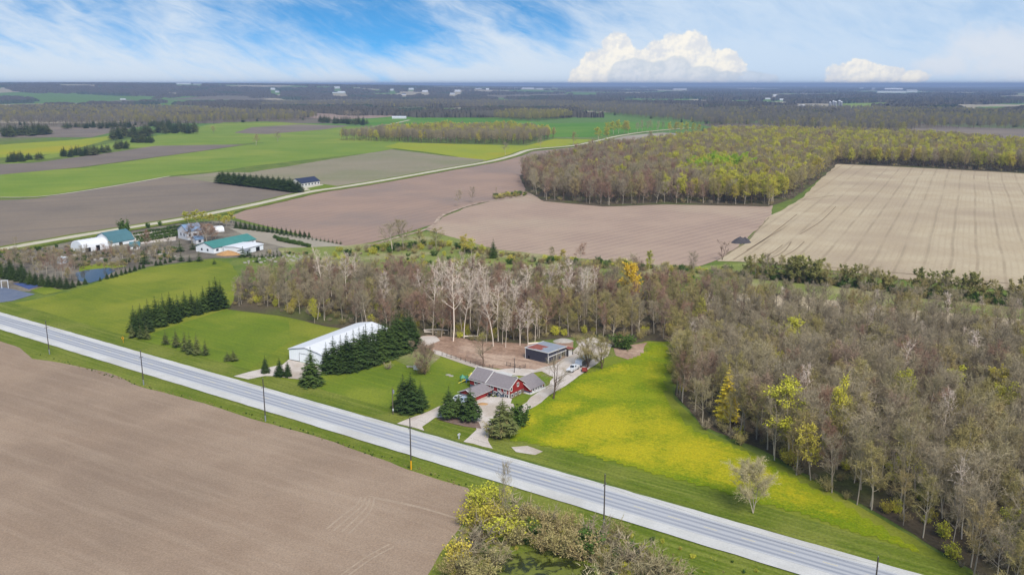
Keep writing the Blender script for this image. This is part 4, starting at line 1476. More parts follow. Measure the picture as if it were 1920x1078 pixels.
plant_px('round', 797, 703, 648, 'round reddish multi-stemmed tree on the back lawn', None, 1.25, twig=None)
plant_px('yard', 906, 689, 630, 'bare spreading tree at the fence of the dirt paddock', None, .9)
plant_px('yard', 1038, 748, 672, 'tall bare tree beside the shed drive and the house', None, 1.1)
plant_px('willow', 1102, 690, 636, 'wide willow leaning over the parked trailer', None, 1.2)
plant_px('willow', 1128, 692, 640, 'hazy willow at the corner of the meadow by the trailer', None, 1.2)
plant_px('veil', 1412, 962, 872, 'lone fine-twigged tree standing on the roadside meadow', None, 1.25, twig='twig_tan')
plant_px('greenbush', 1168, 655, 626, 'dark green bush between the willow and the earth patch', None, 1.2)
plant_px('twiggy', 727, 692, 676, 'small leafless bush on the lawn beside the windbreak', None, 1.2)
plant_px('olivebush', 795, 700, 676, 'ochre brush at the foot of the round reddish tree', None, 1.3)

# ---------------------------------------------------------------- buildings of the farm
m_plain('siding_red', alb(166, 48, 46), 0.6, 0.3, 0.08, 1.2, line=(2, 0.28, 0.22))
m_plain('stone_blue', alb(96, 108, 126), 0.8, 0.2, 0.16, 2.5)
m_plain('stone_brown', alb(126, 108, 100), 0.85, 0.2, 0.25, 3.0)
m_plain('shingle', alb(150, 141, 143), 0.9, 0.15, 0.1, 1.6, line=(1, 0.5, 0.1))
m_plain('trim_white', alb(238, 234, 230), 0.6, 0.3, 0.05)
m_plain('glass_dark', alb(42, 50, 66), 0.12, 0.6, 0.1)
m_plain('sheet_white', alb(246, 250, 254, 1.25), 0.5, 0.3, 0.03, 0.6, line=(0, 1.0, 0.06))
m_plain('membrane_white', alb(244, 244, 248), 0.5, 0.3, 0.03, 0.2, line=(1, 3.3, 0.04))
m_plain('trim_blue', alb(112, 142, 176), 0.5, 0.3, 0.06)
m_plain('sheet_dark', alb(70, 70, 84), 0.6, 0.3, 0.1, 0.7, line=(0, 0.6, 0.2))
m_plain('sheet_grey', alb(160, 166, 178), 0.45, 0.4, 0.08, 0.5, line=(0, 0.9, 0.12), dirt=(alb(190, 150, 130), .4))
m_plain('rust', alb(162, 94, 82), 0.8, 0.2, 0.18, 0.6, line=(0, 0.9, 0.12))
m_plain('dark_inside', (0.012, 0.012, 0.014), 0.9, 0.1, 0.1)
m_plain('wood_grey', alb(116, 104, 94), 0.85, 0.15, 0.2, 3.0)
m_plain('wood_pole', alb(92, 84, 80), 0.85, 0.15, 0.15, 2.0)
m_plain('green_roof', alb(74, 142, 134), 0.5, 0.35, 0.08, 0.3, line=(0, 0.9, 0.12))
m_plain('teal_roof', alb(84, 126, 134), 0.5, 0.35, 0.08, 0.3, line=(0, 0.9, 0.12))
m_plain('blue_roof', alb(46, 54, 82), 0.6, 0.3, 0.08, 0.5)
m_plain('pale_blue_roof', alb(132, 158, 190), 0.6, 0.3, 0.08, 0.5)
m_plain('tan_soil', alb(196, 152, 104), 0.95, 0.1, 0.15, 0.8)
m_plain('stone_pale', alb(186, 178, 168), 0.9, 0.2, 0.15, 1.5)
m_plain('dark_stone', alb(84, 80, 84), 0.9, 0.2, 0.25, 1.5)
m_plain('car_white', alb(238, 240, 244), 0.25, 0.5, 0.03)
m_plain('car_silver', alb(190, 204, 222), 0.25, 0.5, 0.05)
m_plain('car_dark', alb(58, 62, 70), 0.2, 0.5, 0.05)
m_plain('rubber', (0.015, 0.015, 0.016), 0.8, 0.2, 0.1)
m_plain('trailer_grey', alb(92, 92, 98), 0.45, 0.4, 0.12, 1.0, line=(0, 0.5, 0.1))
m_plain('trailer_roof', alb(188, 198, 214), 0.35, 0.4, 0.1, 1.0)
m_plain('cart_red', alb(158, 70, 58), 0.7, 0.3, 0.15, 2.0)
m_plain('play_green', alb(60, 150, 110), 0.5, 0.4, 0.05)
m_plain('play_yellow', alb(230, 216, 80), 0.5, 0.4, 0.05)
m_plain('play_blue', alb(70, 110, 170), 0.5, 0.4, 0.05)
m_plain('sign_yellow', alb(242, 182, 20), 0.5, 0.3, 0.04)
m_plain('black', (0.012, 0.012, 0.013), 0.7, 0.2, 0.05)
m_plain('metal_grey', alb(150, 154, 160), 0.4, 0.5, 0.08)
m_plain('concrete', alb(214, 208, 202), 0.9, 0.2, 0.1, 1.0)
m_plain('far_white', alb(228, 230, 236), 0.6, 0.2, 0.03)
m_plain('far_grey', alb(150, 152, 160), 0.7, 0.2, 0.05)


def part(par, name, mats, fn):
    b = MB()
    fn(b)
    return b.obj(name, mats, par)


def gable_roof(b, x0, x1, y0, y1, ze, zr, th=0.12, axis='x', ridge=None, ov=0.3):
    """two slabs; the ridge runs along axis"""
    if axis == 'x':
        c = (y0 + y1) / 2 if ridge is None else ridge
        for s, e in ((y0 - ov, 1), (y1 + ov, -1)):
            k = (zr - ze) / abs(c - (y0 if e == 1 else y1))
            zl = ze - k * ov
            b.prism([(s, zl), (c, zr), (c, zr + th), (s, zl + th)], 'x', x0 - ov, x1 + ov)
    else:
        c = (x0 + x1) / 2 if ridge is None else ridge
        for s, e in ((x0 - ov, 1), (x1 + ov, -1)):
            k = (zr - ze) / abs(c - (x0 if e == 1 else x1))
            zl = ze - k * ov
            b.prism([(s, zl), (c, zr), (c, zr + th), (s, zl + th)], 'y', y0 - ov, y1 + ov)


def window(par, x, y, z, w, h, face, panes=2, frame='trim_white'):
    """face: '-y' front, '+x' right, '-x' left"""
    d = 0.06
    fr = MB()
    f = 0.19

    def bx(b, a0, a1, z0, z1, p0, p1, mi=0):
        if face == '-y':
            b.box(x + a0, y - p1, z + z0, x + a1, y - p0, z + z1, mi)
        elif face == '+x':
            b.box(x + p0, y + a0, z + z0, x + p1, y + a1, z + z1, mi)
        else:
            b.box(x - p1, y + a0, z + z0, x - p0, y + a1, z + z1, mi)
    bx(fr, -w / 2 - f, -w / 2, -h / 2 - f, h / 2 + f, 0.003, .09)
    bx(fr, w / 2, w / 2 + f, -h / 2 - f, h / 2 + f, 0.003, .09)
    bx(fr, -w / 2, w / 2, h / 2, h / 2 + f, 0.003, .085)
    bx(fr, -w / 2, w / 2, -h / 2 - f * 1.6, -h / 2, 0.003, .11)
    for i in range(1, panes):
        c = -w / 2 + w * i / panes
        bx(fr, c - .05, c + .05, -h / 2, h / 2, 0.02, .08)
    o = fr.obj('window', frame, par)
    for i in range(panes):
        p = MB()
        a0 = -w / 2 + w * i / panes + (.05 if i else 0)
        a1 = -w / 2 + w * (i + 1) / panes - (.05 if i < panes - 1 else 0)
        bx(p, a0, a1, -h / 2, h / 2, 0.004, .03)
        p.obj('pane', 'glass_dark', o)
    return o


def red_house():
    A = 0.669
    h = thing('farmhouse', 'red two-storey farmhouse with grey shingle roofs and white trim', 'house', (-0.96, 271.46, 0), -A)
    L, W, he, hr = 16.8, 8.08, 3.4, 6.0
    mid = W / 2
    part(h, 'lower_wall', 'stone_blue', lambda b: b.box(-L, 0, -.2, 0, W, 1.5))
    part(h, 'upper_wall', 'siding_red', lambda b: b.prism([(-.06, 1.5), (W + .06, 1.5), (W + .06, he), (mid, hr - .02), (-.06, he)], 'x', -L, .05))
    part(h, 'side_wall', 'stone_brown', lambda b: b.box(0.0, .25, -.2, .07, W, 1.5))
    part(h, 'corner_board', 'trim_white', lambda b: b.box(-.12, -.1, -.1, .12, .12, 3.2))
    # roof, higher over the left part
    sx = -9.9
    part(h, 'roof', 'shingle', lambda b: gable_roof(b, sx + .3, .1, 0, W, he, hr, .14))
    part(h, 'raised_roof', 'shingle', lambda b: gable_roof(b, -L, sx - .3, -.05, W + .05, he + .22, hr + .3, .14))
    k = (hr - he) / mid

    def rake(b, x0, x1, dz, o=.34):
        b.prism([(-o, he - k * o + .03 + dz), (mid, hr + .03 + dz), (mid, hr + .2 + dz), (-o, he - k * o + .2 + dz)], 'x', x0, x1)
        b.prism([(W + o, he - k * o + .03 + dz), (mid, hr + .03 + dz), (mid, hr + .2 + dz), (W + o, he - k * o + .2 + dz)], 'x', x0, x1)
    part(h, 'gable_trim', 'trim_white', lambda b: rake(b, .4, .55, 0))
    part(h, 'roof_seam', 'trim_white', lambda b: rake(b, sx - .02, sx + .2, .2))
    part(h, 'gable_trim', 'trim_white', lambda b: rake(b, -L - .45, -L - .31, .22))
    part(h, 'eave_trim', 'trim_white', lambda b: b.box(-L - .3, -.46, he - .34, .4, -.33, he - .12))
    part(h, 'ridge_cap', 'trim_white', lambda b: b.box(-L - .2, mid + .1, hr + .28, .3, mid + .35, hr + .42))
    for x, w, n in ((-14.0, 1.3, 2), (-10.9, 2.0, 3), (-7.1, .95, 2), (-4.1, 1.05, 2), (-1.5, 1.05, 2)):
        window(h, x, -.06, 2.45, w, .9, '-y', n)
    for x, w in ((-8.2, 1.0), (-5.6, 1.3), (-1.0, 1.35)):
        window(h, x, 0, .72, w, .95, '-y', 2)
    for y, z, w in ((1.15, 3.0, .7), (4.6, 3.75, .7)):
        window(h, .05, y, z, w, .95, '+x', 1)
    for y in (1.5, 3.5, 5.6):
        window(h, .07, y, .75, .8, .85, '+x', 1)
    # gabled entrance porch
    part(h, 'porch_wall', 'stone_blue', lambda b: b.prism([(-4.4, -.1), (-2.5, -.1), (-2.5, 1.45), (-3.45, 2.05), (-4.4, 1.45)], 'y', -.9, 0))
    part(h, 'porch_roof', 'shingle', lambda b: (b.prism([(-4.75, 1.32), (-3.45, 2.12), (-3.45, 2.24), (-4.75, 1.44)], 'y', -1.08, .0), b.prism([(-2.15, 1.32), (-3.45, 2.12), (-3.45, 2.24), (-2.15, 1.44)], 'y', -1.08, .0)))
    part(h, 'porch_trim', 'trim_white', lambda b: (b.prism([(-4.8, 1.26), (-3.45, 2.08), (-3.45, 2.26), (-4.8, 1.44)], 'y', -1.16, -1.085), b.prism([(-2.1, 1.26), (-3.45, 2.08), (-3.45, 2.26), (-2.1, 1.44)], 'y', -1.16, -1.085)))
    d = part(h, 'front_door', 'trim_white', lambda b: b.box(-3.85, -.96, -.1, -3.05, -.9, 1.3))
    part(d, 'door_glass', 'glass_dark', lambda b: b.box(-3.66, -.985, .25, -3.24, -.955, 1.15))
    # garage wing reaching towards the road
    gx0, gx1, gy, gz, gr = -13.7, -7.2, -8.9, 1.9, 3.25
    gm = (gx0 + gx1) / 2
    part(h, 'garage_wall', 'siding_red', lambda b: b.prism([(gx0, 0), (gx1, 0), (gx1, gz), (gm, gr - .05), (gx0, gz)], 'y', gy, -.02))
    part(h, 'garage_roof', 'shingle', lambda b: gable_roof(b, gx0, gx1, gy, -.5, gz, gr, .14, 'y', None, .4))
    part(h, 'garage_trim', 'trim_white', lambda b: (b.prism([(gx0 - .5, gz - .2), (gm, gr + .02), (gm, gr + .2), (gx0 - .5, gz - .02)], 'y', gy - .55, gy - .41), b.prism([(gx1 + .5, gz - .2), (gm, gr + .02), (gm, gr + .2), (gx1 + .5, gz - .02)], 'y', gy - .55, gy - .41)))
    part(h, 'garage_front', 'stone_blue', lambda b: b.box(gx0 + .05, gy - .05, -.1, gx1 - .05, gy, 1.6))
    part(h, 'garage_door', 'sheet_grey', lambda b: b.box(gx0 + 1.0, gy - .1, -.05, gx1 - 1.2, gy - .05, 1.45))
    part(h, 'garage_gutter', 'trim_white', lambda b: b.box(gx1 + .36, gy - .3, gz - .3, gx1 + .46, -.4, gz - .16))
    # cross wing at the back right
    wx0, wx1, wy0, wy1, wz, wr = -6.6, 2.7, 7.9, 15.4, 1.75, 4.3
    wm = -2.0
    part(h, 'wing_wall', 'siding_red', lambda b: b.prism([(wx0, .8), (wx1, .8), (wx1, wz), (wm, wr - .05), (wx0, wz)], 'y', wy0, wy1))
    part(h, 'wing_base', 'stone_blue', lambda b: b.box(wx0, wy0, -.2, wx1, wy1, .8))
    part(h, 'wing_roof', 'shingle', lambda b: gable_roof(b, wx0, wx1, wy0, wy1, wz, wr, .14, 'y', wm, .35))
    part(h, 'wing_trim', 'trim_white', lambda b: b.prism([(wx1 + .45, wz - .25), (wm, wr + .05), (wm, wr + .22), (wx1 + .45, wz - .07)], 'y', wy0 - .5, wy0 - .36))
    for y in (9.0, 10.5, 12.0, 13.5):
        window(h, wx1, y + .4, 1.1, 1.05, .8, '+x', 1)
    part(h, 'porch_deck', 'trim_white', lambda b: (b.box(wx1 + .1, wy0 - .9, .0, wx1 + .9, wy1, .42), b.box(0.4, wy0 - 1.0, 0, wx1 + .1, wy0 - .1, .3)))
    for y in (8.2, 10.0, 11.8, 13.6, 15.2):
        part(h, 'porch_post', 'trim_white', lambda b: b.box(wx1 + .55, y - .06, .42, wx1 + .67, y + .06, 1.62))
    sl = (wr - wz) / (wm - wx0)
    for y in (9.9, 12.3):
        zc = wr - sl * 1.5 + .2
        part(h, 'skylight', 'far_white', lambda b: b.prism([(wm - 1.9, zc - .4 * sl), (wm - 1.1, zc + .4 * sl), (wm - 1.1, zc + .4 * sl + .06), (wm - 1.9, zc - .4 * sl + .06)], 'y', y, y + 1.5))
    part(h, 'chimney', 'black', lambda b: (b.box(-5.2, 9.3, 2.6, -4.6, 9.9, 3.7), b.box(-5.3, 9.2, 3.7, -4.5, 10.0, 3.85)))
    # planting at the gable foot
    rg = random.Random(3)
    ex, ey = math.cos(A), math.sin(A)
    for i in range(7):
        lx, ly = .9 + rg.uniform(-.15, .2), .6 + i * 1.05
        x, y = -.96 + lx * ex + ly * ey, 271.46 - lx * ey + ly * ex
        plant('twiggy', x, y, rg.uniform(.6, .95), 'small dark red shrub along the gable wall of the farmhouse, %s from the front corner' % nth(i), 'shrubs along the gable wall', 1.3, twig='twig_red')

    def at(lx, ly):
        return (-.96 + lx * ex + ly * ey, 271.46 - lx * ey + ly * ex, 0.18)
    # patio table and chairs in front of the lower windows
    x, y, z = at(-6.6, -1.6)
    t = thing('patio_table', 'dark round patio table in front of the farmhouse', 'table', (x, y, z), -A)
    part(t, 'table_top', 'dark_stone', lambda b: b.prism([(.9 * math.cos(i * math.pi / 5), .7 * math.sin(i * math.pi / 5)) for i in range(10)], 'z', .72, .8))
    for sx_, sy_ in ((-.6, -.4), (.6, -.4), (.6, .4), (-.6, .4)):
        part(t, 'leg', 'black', lambda b: b.box(sx_ - .06, sy_ - .06, 0, sx_ + .06, sy_ + .06, .72))
    for i, (lx, ly, r) in enumerate(((-8.3, -1.8, 0), (-7.4, -2.9, 2), (-6.0, -3.1, 3), (-4.9, -1.9, 4))):
        x, y, z = at(lx, ly)
        c = thing('patio_chair', 'white-backed dark patio chair by the farmhouse table, %s from the garage' % nth(i), 'chair', (x, y, z), -A + r * .8, 'patio chairs by the farmhouse')
        part(c, 'seat', 'black', lambda b: b.box(-.35, -.35, .38, .35, .35, .5))
        part(c, 'backrest', 'trim_white', lambda b: b.box(-.3, .3, .5, .3, .36, .85))
        for sx_, sy_ in ((-.3, -.3), (.3, -.3), (.3, .3), (-.3, .3)):
            part(c, 'leg', 'black', lambda b: b.box(sx_ - .04, sy_ - .04, 0, sx_ + .04, sy_ + .04, .38))
    return at


house_at = red_house()


def white_barn():
    A = 0.494
    ox, oy = -82.84, 313.2
    W, L, he, hr = 15.6, 40.0, 4.2, 5.75
    b_ = thing('white_barn', 'long white steel barn with low gable roof behind the spruces', 'barn', (ox, oy, 0), -A)
    part(b_, 'front_wall', 'sheet_white', lambda b: b.prism([(0, -.1), (W, -.1), (W, he), (W / 2, hr), (0, he)], 'y', 0, .15))
    part(b_, 'side_wall', 'sheet_white', lambda b: b.box(0, .15, -.1, .15, L, he))
    part(b_, 'side_wall', 'sheet_white', lambda b: b.box(W - .15, .15, -.1, W, L, he))
    part(b_, 'back_wall', 'sheet_white', lambda b: b.prism([(.15, -.1), (W - .15, -.1), (W - .15, he), (W / 2, hr), (.15, he)], 'y', L - .15, L))
    part(b_, 'roof', 'membrane_white', lambda b: (b.prism([(-.25, he - .1), (W * .12, he + .5), (W / 2, hr + .02), (W / 2, hr + .25), (W * .12, he + .78), (-.25, he + .2)], 'y', -.35, L + .3),
                                                  b.prism([(W + .25, he - .1), (W * .88, he + .5), (W / 2, hr + .02), (W / 2, hr + .25), (W * .88, he + .78), (W + .25, he + .2)], 'y', -.35, L + .3)))
    part(b_, 'eave_trim', 'trim_blue', lambda b: (b.prism([(0, he - .28), (W / 2, hr - .28), (W / 2, hr - .06), (0, he - .06)], 'y', -.06, -.003), b.prism([(W, he - .28), (W / 2, hr - .28), (W / 2, hr - .06), (W, he - .06)], 'y', -.06, -.003)))
    d = part(b_, 'barn_door', 'sheet_white', lambda b: b.box(5.0, -.1, 0, 10.6, -.003, 3.2))
    part(d, 'door_rail', 'dark_stone', lambda b: b.box(4.88, -.14, 0, 5.0, -.003, 3.3))
    part(d, 'door_rail', 'dark_stone', lambda b: b.box(5.0, -.14, 3.2, 10.6, -.003, 3.3))
    part(b_, 'base_trim', 'dark_stone', lambda b: b.box(0, -.05, -.1, 5.0, -.002, .22))


white_barn()


def dark_shed():
    A = 0.676
    s = thing('machine_shed', 'dark grey metal shed with patched grey and rust roof and open bays', 'shed', (4.98, 314.75, 0), -A)
    W, L, h0, h1 = 10.63, 11.4, 4.18, 3.95
    part(s, 'front_wall', 'sheet_dark', lambda b: b.box(0, 0, -.1, W, .15, h0 - .1))
    part(s, 'back_wall', 'sheet_dark', lambda b: b.box(0, L - .15, -.1, W, L, h1 - .1))
    part(s, 'side_wall', 'sheet_dark', lambda b: b.box(0, .15, -.1, .15, L - .15, h1 - .1))
    part(s, 'side_header', 'sheet_dark', lambda b: b.box(W - .15, .15, 2.6, W, L - .15, h1 - .1))
    part(s, 'side_panel', 'sheet_dark', lambda b: b.box(W - .15, 5.6, -.1, W - .01, 7.8, 2.6))
    part(s, 'side_panel', 'sheet_dark', lambda b: b.box(W - .15, .16, -.1, W - .01, 4.6, 2.4))
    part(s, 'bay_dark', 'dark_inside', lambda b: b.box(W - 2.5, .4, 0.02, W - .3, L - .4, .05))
    for y in (.1, 5.1, 7.85, 10.9):
        part(s, 'post', 'trim_white', lambda b: b.box(W - .02, y, -.1, W + .14, y + .2, 2.9))
    for y0, y1 in ((.1, 5.0), (5.4, 11.2)):
        part(s, 'door_track', 'trim_white', lambda b: b.box(W + .003, y0, 2.45, W + .22, y1, 2.72))
    part(s, 'corner_board', 'trim_white', lambda b: b.box(-.06, -.08, -.1, .16, 0, h0 - .05))
    part(s, 'corner_board', 'trim_white', lambda b: b.box(W - .14, -.08, -.1, W + .08, 0, h0 - .05))
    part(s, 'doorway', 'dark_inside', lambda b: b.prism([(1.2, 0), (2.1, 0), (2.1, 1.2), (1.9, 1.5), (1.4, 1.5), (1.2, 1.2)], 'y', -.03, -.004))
    sl = (h1 - h0) / L

    def slab(b, x0, x1, y0, y1, dz=0.0, th=.1):
        b.prism([(y0, h0 + sl * y0 + dz), (y1, h0 + sl * y1 + dz), (y1, h0 + sl * y1 + dz + th), (y0, h0 + sl * y0 + dz + th)], 'x', x0, x1)
    part(s, 'roof', 'sheet_grey', lambda b: slab(b, -.15, W + .15, -.15, L + .15))
    for x0, x1, y0, y1 in ((.4, 6.4, 1.0, 2.9), (.4, 5.4, 2.9, 4.6), (.4, 6.0, 4.6, 6.6), (.4, 3.8, .35, 1.0)):
        part(s, 'rust_panel', 'rust', lambda b: slab(b, x0, x1, y0, y1 - .01, .1, .03))
    part(s, 'roof_edge', 'trim_white', lambda b: (slab(b, -.25, -.14, -.25, L + .25, -.1, .3), slab(b, W + .14, W + .25, -.25, L + .25, -.1, .3), slab(b, -.14, W + .14, -.25, -.14, -.1, .3)))
    # red lean-to with a white door at the far end
    t = thing('lean_to', 'small rusty-red lean-to with white door behind the dark shed', 'shed', (4.98 + W * math.cos(A) + (L + .25) * math.sin(A), 314.75 - W * math.sin(A) + (L + .25) * math.cos(A), 0), -A)
    part(t, 'wall', 'dark_stone', lambda b: b.box(-4.5, .05, -.1, .6, 3.4, 2.7))
    part(t, 'roof', 'rust', lambda b: b.prism([(-.1, 3.1), (3.7, 2.6), (3.7, 2.72), (-.1, 3.22)], 'x', -5, 1.3))
    part(t, 'white_door', 'trim_white', lambda b: b.box(.61, .3, 0, .7, 2.6, 2.5))
    # heaps behind the shed
    x, y = G(1056, 640)
    rg = random.Random(5)

    def heap(b, rx, ry, hh, n=14):
        vs, fs = [], []
        for j in range(5):
            f = j / 4
            for i in range(n):
                a = 2 * math.pi * i / n
                r = (1 - f) ** .8 + rg.uniform(-.06, .06)
                vs.append((rx * r * math.cos(a), ry * r * math.sin(a), hh * f ** .8 * rg.uniform(.9, 1.05)))
        for j in range(4):
            for i in range(n):
                fs.append((j * n + i, j * n + (i + 1) % n, (j + 1) * n + (i + 1) % n, (j + 1) * n + i))
        fs.append(tuple(range(4 * n, 5 * n)))
        b.add(vs, fs)
    o = part(None, 'gravel_heap', 'stone_pale', lambda b: heap(b, 4.2, 3.0, 1.3))
    o.location = (x, y, 0)
    tag(o, 'pale gravel heap behind the dark shed', 'heap')
    o = part(None, 'soil_heap', 'tan_soil', lambda b: heap(b, 1.8, 1.2, .35))
    o.location = (*G(905, 758), .15)
    tag(o, 'small brown soil heap on the gravel in front of the garage', 'heap')
    o = part(None, 'soil_heap', 'tan_soil', lambda b: heap(b, 7.5, 4.5, 2.6))
    o.location = (*G(428, 478), .2)
    tag(o, 'large tan soil heap below the long green-roofed building', 'heap')
    for i, (bx, by, rx, ry, hh) in enumerate(((1387, 456, 5.6, 4.0, 4.2), (1396, 455.3, 4.4, 3.2, 3.6))):
        o = part(None, 'stone_pile', 'dark_stone', lambda b: heap(b, rx, ry, hh, 11))
        o.location = (*G(bx, by), .1)
        tag(o, ('large', 'smaller')[i] + ' dark stone pile at the edge of the stubble field', 'stones')


dark_shed()


def wheel(par, x, y, r, w, rim='metal_grey'):
    t = MB()
    n = 14
    t.prism([(r * math.cos(2 * math.pi * i / n), r + r * math.sin(2 * math.pi * i / n)) for i in range(n)], 'x', x - w / 2, x + w / 2)
    t.v = [(a, b + y, c) for a, b, c in t.v]
    o = t.obj('wheel', 'rubber', par)
    q = MB()
    q.prism([(r * .6 * math.cos(2 * math.pi * i / 10) + y, r + r * .6 * math.sin(2 * math.pi * i / 10)) for i in range(10)], 'x', x - w / 2 - .012, x + w / 2 + .012)
    q.obj('rim', rim, o)


def pickup(name, label, cat, loc, rz, paint, bed=True):
    """front towards -y"""
    c = thing(name, label, cat, loc, rz)
    w = 1.0
    if bed:
        side = [(-2.95, .45), (2.85, .45), (2.85, 1.12), (.75, 1.12), (.75, 1.12), (-1.15, 1.12), (-2.8, 1.02), (-2.95, .85)]
        cab = [(-1.15, 1.12), (.78, 1.12), (.68, 1.82), (-.35, 1.85)]
    else:
        side = [(-2.3, .4), (2.3, .4), (2.35, .9), (2.2, 1.0), (-1.2, 1.0), (-2.2, .88), (-2.3, .7)]
        cab = [(-1.2, 1.0), (2.0, 1.0), (1.5, 1.55), (-.4, 1.58)]
    s = 1.12 if bed else .92

    def body(b):
        b.prism([(p * s, q * s) for p, q in side if True], 'x', -w * s, w * s)
        if bed:
            b.box(-.98 * s, .9 * s, 1.12 * s, -.8 * s, 2.8 * s, 1.3 * s)
            b.box(.8 * s, .9 * s, 1.12 * s, .98 * s, 2.8 * s, 1.3 * s)
            b.box(-.8 * s, 2.66 * s, 1.12 * s, .8 * s, 2.8 * s, 1.3 * s)
    part(c, 'body', paint, body)
    part(c, 'cab', paint, lambda b: b.prism([(p * s, q * s) for p, q in cab], 'x', -.82 * s, .82 * s))
    (y0, z0), (y1, z1), (y2, z2), (y3, z3) = [(p * s, q * s) for p, q in cab]

    def ws(b, ya, za, yb, zb, off):
        e = .03 * off
        b.add([(-.7 * s, ya + (yb - ya) * .12 - .03 * off, za + (zb - za) * .12), (.7 * s, ya + (yb - ya) * .12 - .03 * off, za + (zb - za) * .12),
               (.66 * s, ya + (yb - ya) * .9 - .03 * off, za + (zb - za) * .9 + .01), (-.66 * s, ya + (yb - ya) * .9 - .03 * off, za + (zb - za) * .9 + .01)], [(0, 1, 2, 3)])
    part(c, 'windscreen', 'glass_dark', lambda b: ws(b, y0, z0, y3, z3, 1))
    part(c, 'rear_window', 'glass_dark', lambda b: ws(b, y1, z1, y2, z2, -1))
    for sx in (-1, 1):
        part(c, 'side_window', 'glass_dark', lambda b: b.prism([(y0 + (y3 - y0) * .45 + .25, z0 + (z3 - z0) * .2), (y1 - .15, z1 + (z2 - z1) * .2), (y2 - .12, z2 - .1), (y3 + .12, z3 - .12)], 'x', sx * .8 * s, sx * .835 * s))
        part(c, 'headlight', 'far_white', lambda b: b.box(sx * .55 * s, side[0][0] * s - .02, .68 * s, sx * .92 * s, side[0][0] * s + .12, .86 * s))
    part(c, 'grille', 'black', lambda b: b.box(-.5 * s, side[0][0] * s - .025, .6 * s, .5 * s, side[0][0] * s + .02, .84 * s))
    part(c, 'bumper', 'metal_grey', lambda b: b.box(-.95 * s, side[0][0] * s - .12, .42 * s, .95 * s, side[0][0] * s - .026, .58 * s))
    for y in ((-1.95, 1.85) if bed else (-1.4, 1.4)):
        for sx in (-1, 1):
            wheel(c, sx * .9 * s, y * s, .42 if bed else .34, .28)
    return c


def vehicles():
    x, y = G(1074.5, 695)
    a = Vector(G(1085, 688)) - Vector(G(1066, 700))
    rz = math.atan2(a.y, a.x) - math.pi / 2
    pickup('pickup_truck', 'white pickup truck parked on the gravel drive in front of the grey trailer', 'pickup', (x, y, .18), rz, 'car_white')
    # enclosed trailer behind it
    d = a.normalized()
    c = Vector((x, y)) + d * 8.6 + Vector((d.y, -d.x)) * .2
    t = thing('cargo_trailer', 'long grey enclosed trailer with pale roof behind the white pickup', 'trailer', (c.x, c.y, .18), rz)
    part(t, 'body', 'trailer_grey', lambda b: b.box(-1.3, -4.2, .55, 1.3, 4.6, 2.5))
    part(t, 'roof', 'trailer_roof', lambda b: b.prism([(-1.36, 2.5), (1.36, 2.5), (1.2, 2.66), (-1.2, 2.66)], 'y', -4.25, 4.65))
    part(t, 'nose', 'trailer_roof', lambda b: b.prism([(-4.2, .8), (-4.2, 2.45), (-4.7, 2.2), (-4.9, .8)], 'x', -1.25, 1.25))
    part(t, 'roof_vent', 'far_white', lambda b: b.box(-.4, 1.4, 2.67, .4, 2.6, 2.85))
    part(t, 'roof_vent', 'far_white', lambda b: b.box(-.35, -1.6, 2.67, .35, -.9, 2.82))
    part(t, 'side_stripe', 'trim_white', lambda b: b.box(1.3, -4.2, 2.3, 1.325, 4.6, 2.46))
    part(t, 'drawbar', 'black', lambda b: (b.box(-.1, -6.0, .5, .1, -4.2, .62)))
    for yy in (.4, 1.4):
        for sx in (-1, 1):
            wheel(t, sx * 1.15, yy, .36, .26)
    x, y = G(1096, 697)
    k = thing('farm_cart', 'rusty red two-wheeled farm cart on the grass beside the white pickup', 'cart', (x, y, .06), rz + .5)
    part(k, 'bed', 'cart_red', lambda b: b.box(-.9, -1.5, .6, .9, 1.5, .72))
    for s_ in (-1, 1):
        part(k, 'side_board', 'cart_red', lambda b: b.box(s_ * .9 - .05, -1.5, .72, s_ * .9 + .05, 1.5, 1.1))
        wheel(k, s_ * 1.02, .2, .4, .18)
    part(k, 'tail_board', 'cart_red', lambda b: b.box(-.85, 1.44, .72, .85, 1.52, 1.1))
    part(k, 'drawbar', 'black', lambda b: b.box(-.06, -3.0, .5, .06, -1.5, .6))
    x, y, z = house_at(-9.6, -11.6)
    pickup('parked_car', 'silver-white car half hidden behind the island conifers before the garage', 'car', (x, y, z), -0.669, 'car_silver', False)
    x, y, z = house_at(-12.2, -11.6)
    pickup('parked_car', 'white car nearest the garage corner behind the island conifers', 'car', (x, y, z), -0.669, 'car_white', False)
    x, y = G(938, 795)
    pickup('parked_car', 'dark car hidden behind the ragged conifer at the drive entrance', 'car', (x, y, .14), 1.4, 'car_dark', False)


vehicles()


